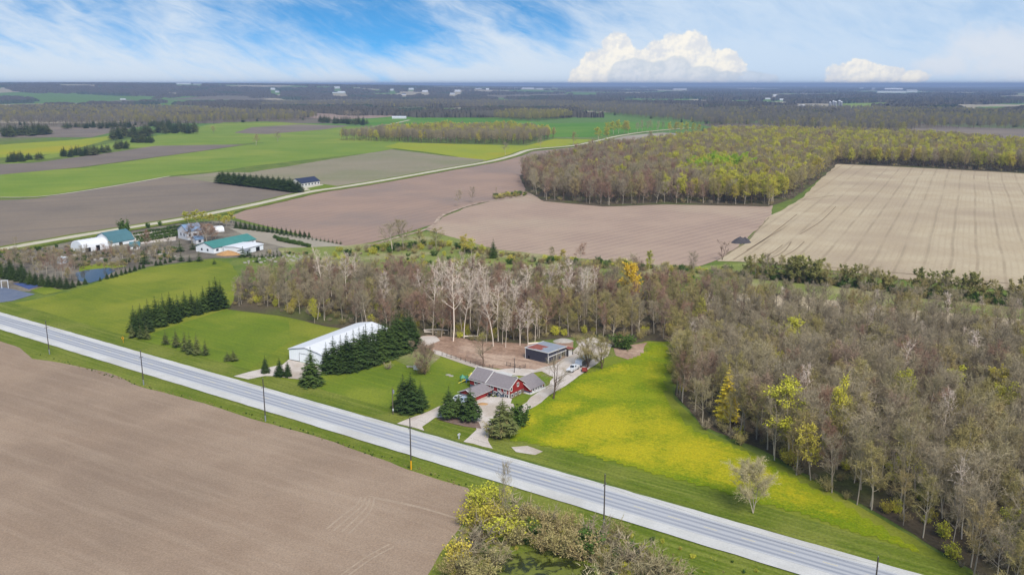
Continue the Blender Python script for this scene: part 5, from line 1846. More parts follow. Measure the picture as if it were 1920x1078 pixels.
def yard_things():
    # play set behind the house
    x, y = G(878, 716)
    p = thing('play_set', 'colourful green, yellow and blue playground set beside the farmhouse', 'play set', (x, y, 0), .3)
    for sx, sy in ((-1, -1), (1, -1), (1, 1), (-1, 1)):
        part(p, 'post', 'play_blue', lambda b: b.box(sx * 1.0 - .09, sy * 1.0 - .09, 0, sx * 1.0 + .09, sy * 1.0 + .09, 2.1))
    part(p, 'platform', 'play_blue', lambda b: b.box(-1.1, -1.1, 1.0, 1.1, 1.1, 1.15))
    part(p, 'yellow_roof', 'play_yellow', lambda b: b.add([(.1, -1.2, 2.1), (2.1, -1.2, 2.1), (2.1, .9, 2.1), (.1, .9, 2.1), (1.1, -.15, 3.5)], [(0, 1, 4), (1, 2, 4), (2, 3, 4), (3, 0, 4)]))
    part(p, 'green_roof', 'play_green', lambda b: b.add([(-2.9, -1, 1.9), (-1.1, -1, 1.9), (-1.1, .9, 1.9), (-2.9, .9, 1.9), (-2.0, -.1, 3.0)], [(0, 1, 4), (1, 2, 4), (2, 3, 4), (3, 0, 4)]))
    part(p, 'slide', 'play_yellow', lambda b: b.prism([(-1.1, 1.15), (-1.1, 1.3), (-3.6, .25), (-3.7, .1)], 'y', -1.0, -.3))
    part(p, 'rail', 'play_green', lambda b: (b.box(-1.1, -1.12, 1.5, 1.1, -1.02, 1.9), b.box(-1.1, 1.02, 1.5, 1.1, 1.12, 1.9)))
    for sx, sy in ((-2.7, -.8), (-2.7, .7)):
        part(p, 'post', 'play_green', lambda b: b.box(sx - .08, sy - .08, 0, sx + .08, sy + .08, 2.0))
    # board stand, bench and stones
    x, y = G(783, 697)
    s = thing('board_stand', 'white board on two posts behind the front lawn spruces', 'sign board', (x, y, 0), -.4)
    part(s, 'board', 'far_white', lambda b: b.box(-1.6, -.06, .7, 1.6, .06, 2.3))
    for sx in (-1.3, 1.3):
        part(s, 'post', 'wood_grey', lambda b: b.box(sx - .07, .061, 0, sx + .07, .2, 2.2))
    x, y = G(773, 690)
    s = thing('timber_beam', 'pale timber beam on two blocks beside the white board', 'beam', (x, y, 0), -.3)
    part(s, 'beam', 'stone_pale', lambda b: b.box(-2.2, -.2, .35, 2.2, .2, .7))
    for sx in (-1.6, 1.6):
        part(s, 'block', 'stone_pale', lambda b: b.box(sx - .25, -.25, 0, sx + .25, .25, .35))
    for i, (bx, by) in enumerate(((840, 703.5), (846, 705.5))):
        rg = random.Random(i)
        o = part(None, 'white_slab', 'stone_pale', lambda b: b.prism([(1.0 * math.cos(t * math.pi / 4) * rg.uniform(.8, 1), .6 * math.sin(t * math.pi / 4)) for t in range(8)], 'z', 0, .25))
        o.location = (*G(bx, by), 0.02)
        tag(o, ('left', 'right')[i] + ' one of two flat white slabs lying on the back lawn', 'stone')
    # logs by the grove
    for i, (bx, by, ln, rz) in enumerate(((815, 625, 9, -.25), (824, 620, 7, -.15), (888, 632, 10, .05), (1003, 645, 6, .3), (808, 620, 6, .2))):
        o = part(None, 'fallen_log', 'bark_pale', lambda b: b.tube([(-ln / 2, 0, .35), (0, .15, .4), (ln / 2, 0, .3)], [.32, .28, .16], 7))
        o.location = (*G(bx, by), .05)
        o.rotation_euler = (0, 0, rz)
        tag(o, 'pale fallen log at the grove edge behind the dirt paddock, %s from the west' % nth([1, 2, 3, 4, 0][i]), 'log', 'fallen logs at the grove edge')
    # paddock fence: posts and two rails
    pts = [(829, 667), (838, 669), (846, 671.5), (855, 673.5), (864, 676), (873, 679), (882, 682), (891, 685), (900, 687), (909, 689), (918, 690.5), (924, 691)]
    x0, y0 = G(*pts[0])
    f = thing('paddock_fence', 'weathered post and rail fence along the dirt paddock', 'fence', (x0, y0, 0))
    W = [G(*q) for q in pts]
    for (x, y) in W:
        part(f, 'post', 'wood_grey', lambda b: b.box(x - x0 - .09, y - y0 - .09, 0, x - x0 + .09, y - y0 + .09, 1.45))
    for i in range(len(W) - 1):
        for z in (.6, 1.15):
            part(f, 'rail', 'wood_grey', lambda b: b.tube([(W[i][0] - x0, W[i][1] - y0, z), (W[i + 1][0] - x0, W[i + 1][1] - y0, z)], .05, 4))
    pts = [(950, 686), (957, 688), (966, 690), (975, 692.5), (985, 690)]
    W = [G(*q) for q in pts]
    x0, y0 = W[0]
    f = thing('yard_fence', 'short dark rail fence between the farmhouse and the dark shed', 'fence', (x0, y0, 0))
    for (x, y) in W:
        part(f, 'post', 'wood_grey', lambda b: b.box(x - x0 - .1, y - y0 - .1, 0, x - x0 + .1, y - y0 + .1, 1.6))
    for i in range(len(W) - 1):
        for z in (.7, 1.35):
            part(f, 'rail', 'wood_grey', lambda b: b.tube([(W[i][0] - x0, W[i][1] - y0, z), (W[i + 1][0] - x0, W[i + 1][1] - y0, z)], .07, 4))
    # utility poles along the road
    for i, (bx, by, ty) in enumerate(((93, 664, 602), (269.5, 722, 657), (498, 790, 710), (771, 880, 783), (1132, 987, 889), (1636, 1148, 1044), (-130, 610, 556))):
        x, y = G(bx, by)
        h = hz(bx, by, ty)
        names = ['second from the left', 'third from the left', 'beside the barn drive', 'facing the farm entrance', 'above the roadside thicket', 'nearest the lower right corner', 'outside the left edge']
        p = thing('utility_pole', 'wooden utility pole on the road verge, ' + ['leftmost in view', 'facing the yellow sign', names[2], names[3], names[4], names[5], 'farthest along the road'][i], 'utility pole', (x, y, 0), math.atan2(ROAD_D.y, ROAD_D.x), 'utility poles along the road')
        part(p, 'pole', 'wood_pole', lambda b: b.tube([(0, 0, -.3), (0, 0, h)], [.19, .13], 8))
        part(p, 'crossarm', 'wood_pole', lambda b: b.box(-.06, -.75, h * .8, .06, .75, h * .8 + .12))
        for sy in (-.65, .65):
            part(p, 'insulator', 'metal_grey', lambda b: b.tube([(0, sy, h * .8 + .12), (0, sy, h * .8 + .34)], [.06, .045], 6))
        part(p, 'top_insulator', 'metal_grey', lambda b: b.tube([(0, 0, h), (0, 0, h + .28)], [.06, .045], 6))
        if i == 3:
            part(p, 'cable_guard', 'sign_yellow', lambda b: b.tube([(0, 0, 0), (0, 0, 2.6)], [.22, .215], 8))
        else:
            part(p, 'base_sleeve', 'metal_grey', lambda b: b.tube([(0, 0, 0), (0, 0, 2.0)], [.205, .2], 8))
    # wires from pole to pole
    P3 = []
    for (bx, by, ty) in ((-130, 610, 556), (93, 664, 602), (269.5, 722, 657), (498, 790, 710), (771, 880, 783), (1132, 987, 889), (1636, 1148, 1044)):
        x, y = G(bx, by)
        P3.append((Vector((x, y, 0)), hz(bx, by, ty)))
    for i in range(len(P3) - 1):
        (a, ha), (b, hb) = P3[i], P3[i + 1]
        w = thing('power_line', 'thin sagging power wires between two roadside poles, %s span from the west' % nth(i), 'power line', a, 0, 'power wires along the road')
        for off, dz in ((-.65, .34 - .2), (.65, .34 - .2), (0, .28)):
            side = ROAD_N * off
            pts_ = []
            for t in range(11):
                f = t / 10
                q = (b - a) * f
                h_ = (ha + (hb - ha) * f) * (.8 if off else 1.0) + dz + (.2 if off else 0) - 4 * 1.1 * f * (1 - f)
                pts_.append((q.x + side.x, q.y + side.y, h_))
            part(w, 'wire', 'black', lambda m: m.tube(pts_, .018, 3))
    x, y = G(737, 777)
    h = hz(737, 777, 727)
    p = thing('yard_pole', 'thin grey service pole with transformer on the front lawn', 'utility pole', (x, y, 0), .3)
    part(p, 'pole', 'wood_grey', lambda b: b.tube([(0, 0, -.2), (0, 0, h)], [.16, .12], 7))
    part(p, 'transformer', 'metal_grey', lambda b: b.tube([(.34, 0, h - 1.9), (.34, 0, h - .8)], [.26, .26], 10))
    part(p, 'meter_box', 'far_white', lambda b: b.box(-.16, -.32, 1.3, .16, -.14, 2.0))
    x, y = G(984, 693)
    p = thing('service_pole', 'tall thin pole behind the farmhouse wing roof', 'utility pole', (*G(964.5, 699), 0), .3)
    part(p, 'pole', 'wood_pole', lambda b: b.tube([(0, 0, -.2), (0, 0, 5.4)], [.13, .1], 6))
    part(p, 'cap', 'metal_grey', lambda b: b.tube([(0, 0, 5.4), (0, 0, 5.6)], [.12, .12], 6))
    # yellow warning sign with a black arrow
    x, y = G(231, 643)
    s = thing('warning_sign', 'yellow diamond warning sign on the grass beside the road', 'road sign', (x, y, 0), -.5)
    part(s, 'post', 'sign_yellow', lambda b: b.box(-.07, .04, 0, .07, .14, 2.3))
    part(s, 'panel', 'sign_yellow', lambda b: b.prism([(0, 1.1), (.85, 1.95), (0, 2.8), (-.85, 1.95)], 'y', -.02, .03))
    part(s, 'arrow', 'black', lambda b: (b.box(-.09, -.03, 1.55, .09, -.021, 2.15), b.prism([(-.26, 2.1), (.26, 2.1), (0, 2.45)], 'y', -.03, -.021)))
    # mailbox post
    x, y = G(860.5, 823)
    s = thing('mailbox', 'white roadside mailbox on a short post beside the island lawn', 'mailbox', (x, y, .03), -.6)
    part(s, 'post', 'far_white', lambda b: b.box(-.12, -.12, 0, .12, .12, 1.2))
    part(s, 'box', 'far_white', lambda b: b.prism([(-.22, 1.2), (.22, 1.2), (.22, 1.5), (.12, 1.66), (-.12, 1.66), (-.22, 1.5)], 'y', -.4, .4))
    part(s, 'flag', 'cart_red', lambda b: b.box(.22, -.1, 1.45, .26, .05, 1.75))
    # lawn goal on the left
    x, y = G(10, 541)
    s = thing('goal_frame', 'white goal frame standing on the blue court', 'goal', (x, y, 0), .2)
    for sx in (-1.5, 1.5):
        part(s, 'post', 'far_white', lambda b: b.box(sx - .14, -.14, 0, sx + .14, .14, 4.0))
        part(s, 'brace', 'far_white', lambda b: b.tube([(sx, 0, 3.8), (sx - 1.0, 2.0, .1)], .1, 5))
    part(s, 'crossbar', 'far_white', lambda b: b.box(-1.64, -.14, 4.0, 1.64, .14, 4.3))


yard_things()

# ---------------------------------------------------------------- neighbour's nursery on the left


def plain_building(name, label, cat, p0, p1, depth, he, hr, wall, roof, windows=0, win_h=1.2, ov=.4, gable_win=0, group=None, z=0.0, doors=()):
    """long side from ground point p0 to p1 faces the viewer, depth goes back"""
    a, b = Vector(p0), Vector(p1)
    L = (b - a).length
    rz = math.atan2((b - a).y, (b - a).x)
    t = thing(name, label, cat, (a.x, a.y, z), rz, group)
    part(t, 'wall', wall, lambda q: q.prism([(0, -.3), (depth, -.3), (depth, he), (depth / 2, hr - .05), (0, he)], 'x', 0, L))
    part(t, 'roof', roof, lambda q: gable_roof(q, 0, L, 0, depth, he, hr, .15 + he * .02, 'x', None, ov))
    for i in range(windows):
        x = L * (i + .5) / windows
        window(t, x, 0, he * .55, min(L / windows * .45, 1.6), win_h, '-y', 1, 'far_grey')
    for i in range(gable_win):
        window(t, 0, depth * (i + 1) / (gable_win + 1), he * .55, 1.1, win_h, '-x', 1, 'far_grey')
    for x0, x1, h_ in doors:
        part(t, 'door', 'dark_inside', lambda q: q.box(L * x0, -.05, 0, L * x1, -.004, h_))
    return t


def quonset(name, label, cat, p0, p1, width, hgt, skin, doors=()):
    a, b = Vector(p0), Vector(p1)
    L = (b - a).length
    rz = math.atan2((b - a).y, (b - a).x)
    t = thing(name, label, cat, (a.x, a.y, 0), rz)
    n = 12
    arc = [(width / 2 - width / 2 * math.cos(math.pi * i / n), hgt * max(0.0, math.sin(math.pi * i / n)) ** .75) for i in range(n + 1)]
    part(t, 'cover', skin, lambda q: q.prism(arc, 'x', .15, L - .15))
    part(t, 'end_wall', 'sheet_white', lambda q: q.prism([(y * .96 + width * .02, z * .97) for y, z in arc], 'x', 0, .15))
    part(t, 'end_wall', 'sheet_white', lambda q: q.prism([(y * .96 + width * .02, z * .97) for y, z in arc], 'x', L - .15, L))
    for i in range(1, 6):
        part(t, 'hoop', 'trim_white', lambda q: q.prism([(y * 1.01 - width * .005, z * 1.015) for y, z in arc], 'x', L * i / 6 - .1, L * i / 6 + .1))
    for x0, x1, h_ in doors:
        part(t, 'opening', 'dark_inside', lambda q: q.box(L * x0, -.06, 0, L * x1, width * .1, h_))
    return t


def gambrel(name, label, p0, p1, width, he, hm, hr, wall, roof):
    a, b = Vector(p0), Vector(p1)
    L = (b - a).length
    t = thing(name, label, 'barn', (a.x, a.y, 0), math.atan2((b - a).y, (b - a).x))
    w = width
    part(t, 'wall', wall, lambda q: q.prism([(0, -.3), (w, -.3), (w, he), (w * .8, hm), (w / 2, hr), (w * .2, hm), (0, he)], 'x', 0, L))
    sec = [(-.3, he - .1), (w * .2, hm + .05), (w / 2, hr + .05), (w * .8, hm + .05), (w + .3, he - .1), (w + .3, he + .15), (w * .8, hm + .35), (w / 2, hr + .35), (w * .2, hm + .35), (-.3, he + .15)]
    part(t, 'roof', roof, lambda q: (q.prism([sec[0], sec[1], sec[8], sec[9]], 'x', -.4, L + .4), q.prism([sec[1], sec[2], sec[7], sec[8]], 'x', -.4, L + .4),
                                     q.prism([sec[2], sec[3], sec[6], sec[7]], 'x', -.4, L + .4), q.prism([sec[3], sec[4], sec[5], sec[6]], 'x', -.4, L + .4)))
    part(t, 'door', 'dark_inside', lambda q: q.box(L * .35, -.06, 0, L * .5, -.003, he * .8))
    part(t, 'trim', 'trim_white', lambda q: q.box(L + .02, -.1, -.1, L + .2, w + .1, he))
    return t


def nursery():
    quonset('hoop_greenhouse', 'white plastic hoop greenhouse beside the teal-roofed barn', 'greenhouse', G(157, 474), G(205, 466), 14, 6.8, 'membrane_white', ((.08, .28, 2.6), (.5, .64, 3.2)))
    gambrel('gambrel_barn', 'barn with big teal gambrel roof behind the white hoop greenhouse', G(208, 463), G(252, 455), 15, 2.2, 6.2, 8.2, 'sheet_white', 'teal_roof')
    plain_building('garden_shed', 'small white shed with teal roof in the nursery yard', 'shed', G(244, 469), G(262, 468), 7, 2.4, 4.4, 'sheet_white', 'teal_roof', 1)
    plain_building('packing_shed', 'long low building with green metal roof and white gable', 'barn', G(401, 476), G(480, 459), 15, 3.6, 6.4, 'sheet_white', 'green_roof', 6, 1.0, .5, 2)
    plain_building('white_annex', 'flat white annex with doors beside the long green-roofed building', 'building', G(459, 477), G(494, 468), 16, 3.4, 4.0, 'sheet_white', 'membrane_white', 0, doors=((.15, .3, 2.2), (.6, .8, 2.6)))
    plain_building('white_annex', 'small white lean-to at the corner of the flat white annex', 'building', G(460, 478.5), G(470, 475), 5, 2.4, 2.8, 'sheet_white', 'far_grey', 0, doors=((.3, .6, 1.8),))
    plain_building('farm_dwelling', 'white house with pale blue roof behind purple bare trees', 'house', G(352, 451), G(382, 447), 13, 6.0, 9.5, 'far_white', 'pale_blue_roof', 3, 1.4, .4, 2)
    plain_building('small_cottage', 'small white outbuilding with blue roof below the white house', 'shed', G(368, 458), G(382, 456), 6, 3.0, 4.6, 'far_white', 'pale_blue_roof', 1)
    quonset('tunnel_house', 'small white hoop tunnel at the field edge beside the nursery house', 'greenhouse', G(404, 436), G(421, 434.5), 9, 3.6, 'membrane_white')
    t = thing('storage_tank', 'white upright tank among the nursery rows', 'tank', (*G(116, 494), 0))
    part(t, 'shell', 'far_white', lambda b: b.tube([(0, 0, 0), (0, 0, 3.6)], [2.6, 2.6], 14))
    part(t, 'lid', 'far_white', lambda b: b.tube([(0, 0, 3.6), (0, 0, 4.3)], [2.6, .3], 14))
    # trees and shrubs around it
    row('olive', [(212, 508, 492), (222, 506, 490), (196, 505, 492), (232, 504, 488), (128, 528, 504)], 'olive-budded bush-like tree around the nursery pond, %s of this set', 'olive trees around the nursery pond', 1.5)
    row('greenbush', [(236, 440, 411), (300, 424, 414), (278, 428, 417)], 'yellow-green roadside tree above the nursery, %s from the west', 'roadside trees above the nursery', .8)
    row('yellow', [(354, 422, 398), (370, 421, 396), (384, 418, 397), (398, 420, 402), (412, 422, 404), (424, 425, 406), (436, 418, 398)], 'yellow-green tree behind the nursery house, %s from the west', 'yellow-green trees behind the nursery house', 2.1)
    row('red', [(360, 457, 421), (388, 455, 420), (378, 450, 422), (396, 452, 424), (404, 448, 428)], 'bare purplish tree in front of the pale blue roof, %s from the west', 'bare trees around the nursery house', 2.1)
    row('red', [(88, 515, 478), (104, 520, 480), (118, 522, 486), (80, 508, 482), (198, 482, 458), (210, 486, 462), (276, 470, 432), (132, 522, 492)], 'bare brownish tree among the nursery rows, %s of this scattered set', 'bare trees among the nursery rows', 1.15)
    row('cone', [(338, 472, 451), (272, 495, 467), (362, 468, 452), (374, 490, 471), (340, 490, 474), (356, 491, 478), (325, 488, 474), (482, 492, 480), (456, 482, 462), (468, 480, 466), (402, 495, 484)], 'dark rounded conifer below the nursery buildings, %s of this scattered set', 'dark conifers below the nursery buildings', 1.9)
    row('spruce', [(137, 539, 521), (148, 535, 521), (160, 533, 519), (188, 527, 517), (201, 523, 510), (210, 521, 508), (218, 519, 506), (228, 516, 502), (236, 513.5, 500), (244, 511, 498), (253, 508, 495), (262, 505, 493), (269, 503, 490),
                   (293, 498, 485), (301, 497, 485), (310, 494, 482), (319, 492, 480)], 'small spruce in the row bordering the green field, %s from the court', 'small spruces bordering the green field', 1.35)
    row('spruce', [(4, 520, 484), (14, 522, 490), (25, 524, 488), (36, 527, 495), (46, 530, 500), (58, 533, 502), (68, 534, 506), (80, 536, 508), (92, 538, 510), (103, 538, 512), (114, 540, 512), (126, 541, 516), (20, 512, 482), (42, 516, 486)],
        'dark spruce in the screen behind the blue court, %s from the west', 'spruces in the screen behind the blue court', 1.35)
    row('spruce', [(443 + i * 8.55, 428 + i * 1.12, 410.5 + i * 1.35) for i in range(17)], 'spruce in the windbreak along the pink ploughed field, %s from the west', 'spruces in the windbreak along the ploughed field', 1.35)
    row('cone', [(525 + i * 7.6, 441 + i * 1.15, 433 + i * 1.15) for i in range(16)], 'low young spruce in the line below the windbreak, %s from the west', 'young spruces below the windbreak', 1.6)
    row('cone', [(470 + i * 7.2, 484 - i * .4, 474 - i * .4) for i in range(9)], 'young conifer in the planted row before the white annex, %s from the west', 'young conifers before the annex', 1.3)
    more = [(62, 498, 470), (30, 492, 466), (45, 505, 476), (150, 492, 468), (165, 488, 466), (230, 488, 462), (245, 484, 460), (258, 482, 458), (290, 478, 452), (305, 474, 450), (318, 470, 448), (225, 500, 478), (240, 498, 476), (98, 500, 472), (72, 520, 490), (140, 505, 482), (262, 492, 472), (285, 488, 466), (322, 482, 462), (210, 474, 452)]
    row('bare', more, 'greyish bare tree in the crowded nursery yard, %s of this scattered set', 'greyish bare trees in the nursery yard', 1.3)
    rg = random.Random(4)
    pts = []
    hed = [((252, 441), (352, 424)), ((256, 447), (350, 430)), ((258, 451), (348, 436)), ((262, 455), (345, 441)), ((515, 447), (580, 462)), ((520, 452), (585, 465))]
    for a, b in hed:
        A_, B_ = Vector(G(*a)), Vector(G(*b))
        n = int((B_ - A_).length / 1.8)
        for i in range(n):
            p = A_.lerp(B_, i / n)
            pts.append((p.x, p.y, 0, rg.uniform(.55, .85), 0))
    for poly, sp in (([(0, 470), (140, 462), (150, 478), (110, 490), (0, 500)], 3.2), ([(130, 480), (330, 462), (330, 486), (270, 494), (215, 500), (140, 506)], 3.0), ([(495, 472), (600, 478), (560, 482), (500, 480)], 2.6)):
        for (x, y) in fill(poly, sp, 3):
            if zone_noise(x, y, 9, 5) > -.12:
                pts.append((x, y, 0, rg.uniform(.4, 1.0), rg.choice([1, 1, 1, 2, 2, 3, 0])))
    for (x, y) in fill([(10, 484), (80, 474), (150, 482), (330, 466), (335, 482), (270, 492), (225, 502), (140, 508), (60, 526), (10, 515)], 8.0, 13):
        if zone_noise(x, y, 25, 2) > -.1:
            pts.append((x, y, 0, rg.uniform(.22, .42), rg.choice([4, 4, 5])))
    mass('nursery_stock', pts, ['greenbush', 'twiggy', 'olivebush', 'cone', 'bare', 'red'], 'rows of potted shrubs and hedges in the nursery yard', 'nursery plants')
    # pallets and stones in the yard: individually small pieces joined as one heap of stock
    b = MB()
    for (x, y) in fill([(40, 478), (140, 472), (230, 476), (320, 470), (335, 482), (240, 492), (120, 490), (30, 492)], 5.0, 8):
        if rg.random() < .3:
            s, h_ = rg.uniform(.5, 1.6), rg.uniform(.3, 1.0)
            b.box(x - s, y - s * .7, 0.1, x + s, y + s * .7, .1 + h_)
    for (x, y) in fill([(500, 482), (560, 478), (600, 482), (560, 490), (480, 496), (450, 495)], 3.4, 9):
        if rg.random() < .6:
            s, h_ = rg.uniform(.4, 1.3), rg.uniform(.3, .9)
            b.prism([(x + s * math.cos(t * 1.05 + s), y + s * .7 * math.sin(t * 1.05 + s)) for t in range(6)], 'z', .1, .1 + h_)
    o = b.obj('yard_rubble', 'stone_pale')
    stuff(o, 'pale stone pallets and rubble scattered over the nursery yard', 'stones')


nursery()

# white house with dark roof beside its pine windbreak
plain_building('white_farmhouse', 'long white house with navy roof at the bend of the gravel road', 'house', G(565, 351.5), G(600, 346.5), 15, 3.9, 8.0, 'trim_white', 'blue_roof', 6, 1.1, .4, 2)
sheet('grass_plot', [(570, 357), (580, 353), (606, 346), (640, 351), (600, 357), (578, 361)], FAR(4), 'lawn_rich', 0.4, seed=60)
sheet('gravel_drive', [(562, 353), (603, 346.5), (607, 347.5), (575, 354), (585, 358), (575, 361)], FAR(4.4), 'gravel_road', 0.3, seed=61)
row('garden', [(412 + i * 9.2, 343.5 + i * 1.12, 321 + i * .95) for i in range(17)], 'dark pine in the windbreak beside the white navy-roofed house, %s from the west', 'pines in the windbreak beside the white house', 1.7)
row('garden', [(418 + i * 10.5, 339.5 + i * 1.2, 319 + i * .95) for i in range(13)], 'dark pine, back line of the windbreak by the white house, %s from the west', 'pines in the windbreak beside the white house', 1.7)

# ---------------------------------------------------------------- hedgerows and single trees in the fields


def hedge_line():
    rg = random.Random(31)
    # thick green hedgerow behind the big wood
    line = [G(*p) for p in [(1400, 518), (1480, 526), (1560, 534), (1640, 545), (1720, 556), (1800, 562), (1880, 570), (1960, 580), (2060, 592)]]
    n = 0
    for i in range(len(line) - 1):
        a, b = Vector(line[i]), Vector(line[i + 1])
        for t in range(11):
            p = a.lerp(b, (t + rg.uniform(-.3, .3)) / 11)
            p.y += rg.uniform(-8, 8)
            k = 'green' if rg.random() < .45 else rg.choice(['olive', 'bare', 'olive'])
            h = rg.uniform(5.5, 12.5)
            if PX(p.x, p.y)[0] < 1960:
                plant(k, p.x, p.y, h, '%s hedgerow tree before the stubble field, %s from the west' % ({'green': 'bushy green', 'olive': 'ochre', 'bare': 'bare'}[k], nth(n)), 'hedgerow trees before the stubble field', rg.uniform(.9, 1.25))
                n += 1
    low = []
    for i in range(len(line) - 1):
        a, b = Vector(line[i]), Vector(line[i + 1])
        for t in range(40):
            p = a.lerp(b, rg.random())
            low.append((p.x, p.y + rg.uniform(-5, 6), 0, rg.uniform(.7, 1.5), rg.choice([0, 1, 1, 2])))
    for a, b, m in (((690, 470), (850, 462), 60), ((850, 466), (1000, 488), 40), ((1000, 490), (1320, 512), 110), ((1320, 512), (1420, 520), 40), ((925, 372), (985, 366), 60), ((560, 500), (720, 520), 60)):
        A_, B_ = Vector(G(*a)), Vector(G(*b))
        for t in range(m):
            p = A_.lerp(B_, rg.random())
            low.append((p.x, p.y + rg.uniform(-8, 8), 0, rg.uniform(.5, 1.5), rg.choice([0, 1, 2, 2, 3])))
    for (x, y) in fill([(540, 500), (640, 470), (720, 462), (850, 468), (1000, 488), (1300, 508), (1400, 516), (1400, 540), (1100, 530), (850, 520), (600, 522)], 7.5, 44):
        if rg.random() < .7:
            low.append((x, y, 0, rg.uniform(.4, 1.6), rg.choice([0, 0, 2, 2, 3, 1])))
    mass('hedge_brush', low, ['twiggy', 'greenbush', 'olivebush', 'leafy'], 'low hedgerow brush along the field edges behind the grove', 'hedge')


hedge_line()
single = [
    ('bare', 735, 474, 424, 'bushy dark bare tree in the hedge at the ditch end', 1.25), ('bare', 757, 470, 412, 'taller upright bare tree in the hedge at the ditch end', .8),
    ('olive', 790, 466, 432, 'brown-olive tree east of the ditch end', 1.1), ('olive', 818, 464, 428, 'budding olive tree behind the grove gap', 1.2), ('yellow', 872, 478, 443, 'pale yellow-green slim tree behind the grove', .8),
    ('yellow', 884, 478, 449, 'small pale yellow-green tree behind the grove', .9), ('spruce', 925, 484, 445, 'dead brownish spruce on the grass strip before the rose field', 1.0),
    ('red', 1087, 492, 458, 'rounded brown tree on the strip before the rose field', 1.3), ('olive', 1036, 490, 463, 'thin brownish tree on the strip before the rose field', 1.0), ('yellow', 1055, 492, 468, 'small yellowish tree on the strip before the rose field', 1.1),
    ('yellow', 1217, 508, 473, 'ochre-yellow tree behind the golden tree', 1.0), ('bare', 1185, 510, 478, 'dark bare tree behind the golden tree', 1.2), ('bare', 1300, 512, 476, 'bare spreading tree at the corner of the rose field', 1.2),
    ('yard', 1354, 488, 455, 'lone dead tree between rose field and stubble field', .9), ('yellow', 1500, 530, 482, 'green-budded tree in the hedge at the stubble corner', 1.1), ('bare', 1440, 524, 478, 'thin bare tree in the hedge at the stubble corner', 1.0),
    ('bare', 857, 388, 358, 'ragged dead tree beside the ditch in the plough', .7), ('bare', 885, 381, 351, 'leafless stem-like tree beside the ditch in the plough', .6), ('bare', 930, 368, 352, 'thin bare stem in the brushy ditch bank', .5),
    ('olive', 480, 273, 253, 'ochre field tree on the green pasture', 1.1), ('bare', 521, 266, 248, 'dark bare field tree on the green pasture', 1.1), ('olive', 401, 250, 237, 'round ochre tree beside the far pine block', 1.3),
    ('bare', 948, 291, 268, 'bare tree beside the gravel road', .9), ('olive', 1075, 272, 248, 'ochre tree on the grass beside the gravel road', .9), ('bare', 1013, 277, 258, 'small bare tree on the grass beside the gravel road', .9),
    ('yellow', 1122, 263, 240, 'yellow tree at the gravel road bend, western of a pair', 1.0), ('yellow', 1137, 262, 241, 'yellow tree at the gravel road bend, eastern of a pair', 1.0), ('olive', 1219, 263, 247, 'round tree alone on the pale far field', 1.4),
    ('bare', 650, 221, 208, 'bare tree in the far field row, first from the west', 1.2), ('bare', 658, 221, 210, 'bare tree in the far field row, second from the west', 1.1), ('bare', 665, 220, 210, 'bare tree in the far field row, third from the west', 1.1), ('bare', 673, 219, 208, 'bare tree in the far field row, fourth from the west', 1.3),
    ('olive', 717, 216, 208, 'small rounded tree alone on the far pink field', 1.4), ('olive', 798, 214, 203, 'ochre tree on the edge of the far pink field', 1.2), ('bare', 822, 213, 204, 'bare tree on the edge of the far pink field', 1.3),
    ('bare', 28, 463, 445, 'small bare tree beside the gravel road above the nursery', 1.3),
]
for k, bx, by, ty, lab, w in single:
    plant_px(k, bx, by, ty, lab, None, w * (1.55 if by < 300 or 700 < bx < 900 else 1.1), **(dict(twig='bark_brown') if k == 'yard' else {}))
row('yellow', [(1140, 252, 231), (1150, 252, 229), (1160, 251, 227), (1170, 251, 228), (1178, 251, 232)], 'yellow-green tree in the clump above the gravel road, %s from the west', 'trees in the clump above the gravel road', 1.3)
row('bare', [(1195, 250, 231), (1204, 249, 228), (1213, 250, 229), (1222, 249, 227), (1233, 249, 228), (1243, 248, 230)], 'thin bare tree along the far bend of the gravel road, %s from the west', 'bare trees along the far road bend', .9)
row('yellow', [(1256, 250, 231), (1266, 250, 230), (1276, 251, 231), (1287, 251, 231), (1298, 252, 232), (1309, 252, 234), (1335, 250, 236), (1350, 250, 236)], 'yellow-green tree around the far farmstead, %s from the west', 'trees around the far farmstead', 1.2)
row('spruce', [(1318, 252, 236), (1327, 251, 237), (1354, 250, 238), (1361, 250, 239)], 'dark spruce around the far farmstead, %s from the west', 'spruces around the far farmstead', 1.5)

# conifer blocks out on the pastures, left
rg0 = random.Random(41)
blocks = [([(0, 258), (30, 258), (90, 254), (88, 248), (0, 250)], 6, 232, 'far left dark pine block'), ([(70, 254), (92, 253), (90, 249), (72, 250)], 7, 238, 'pine clump beside the far left block'),
          ([(12, 306), (45, 304), (44, 300), (12, 301)], 7, 289, 'pine clump at the far left field edge'), ([(50, 302), (64, 301), (63, 298), (50, 299)], 7, 291, 'little pine clump at the field edge'), ([(66, 301), (80, 300), (79, 297), (66, 297)], 7, 288, 'bushy pine clump at the field edge'),
          ([(112, 296), (178, 292), (205, 287), (204, 283), (170, 286), (112, 291)], 7, 280, 'pine hedge on the pasture strip'), ([(214, 281), (240, 279), (240, 275), (214, 277)], 8, 268, 'pine pair cluster on the pasture strip'),
          ([(210, 264), (284, 257), (280, 248), (208, 255)], 7, 243, 'dark pine block on the middle pasture'), ([(240, 268), (282, 270), (290, 266), (262, 262)], 8, 258, 'pine tail of the middle pasture block'),
          ([(290, 254), (380, 250), (378, 242), (300, 243)], 7, 233, 'right dark pine block on the pasture'), ([(118, 243), (200, 242), (250, 240), (250, 236), (118, 239)], 8, 230, 'long low pine belt before the far woods'), ([(280, 238), (320, 238), (320, 234), (280, 234)], 9, 227, 'pine patch before the far woods'),
          ([(600, 232), (690, 236), (690, 232), (600, 228)], 10, 222, 'thin pine belt before the small wood')]
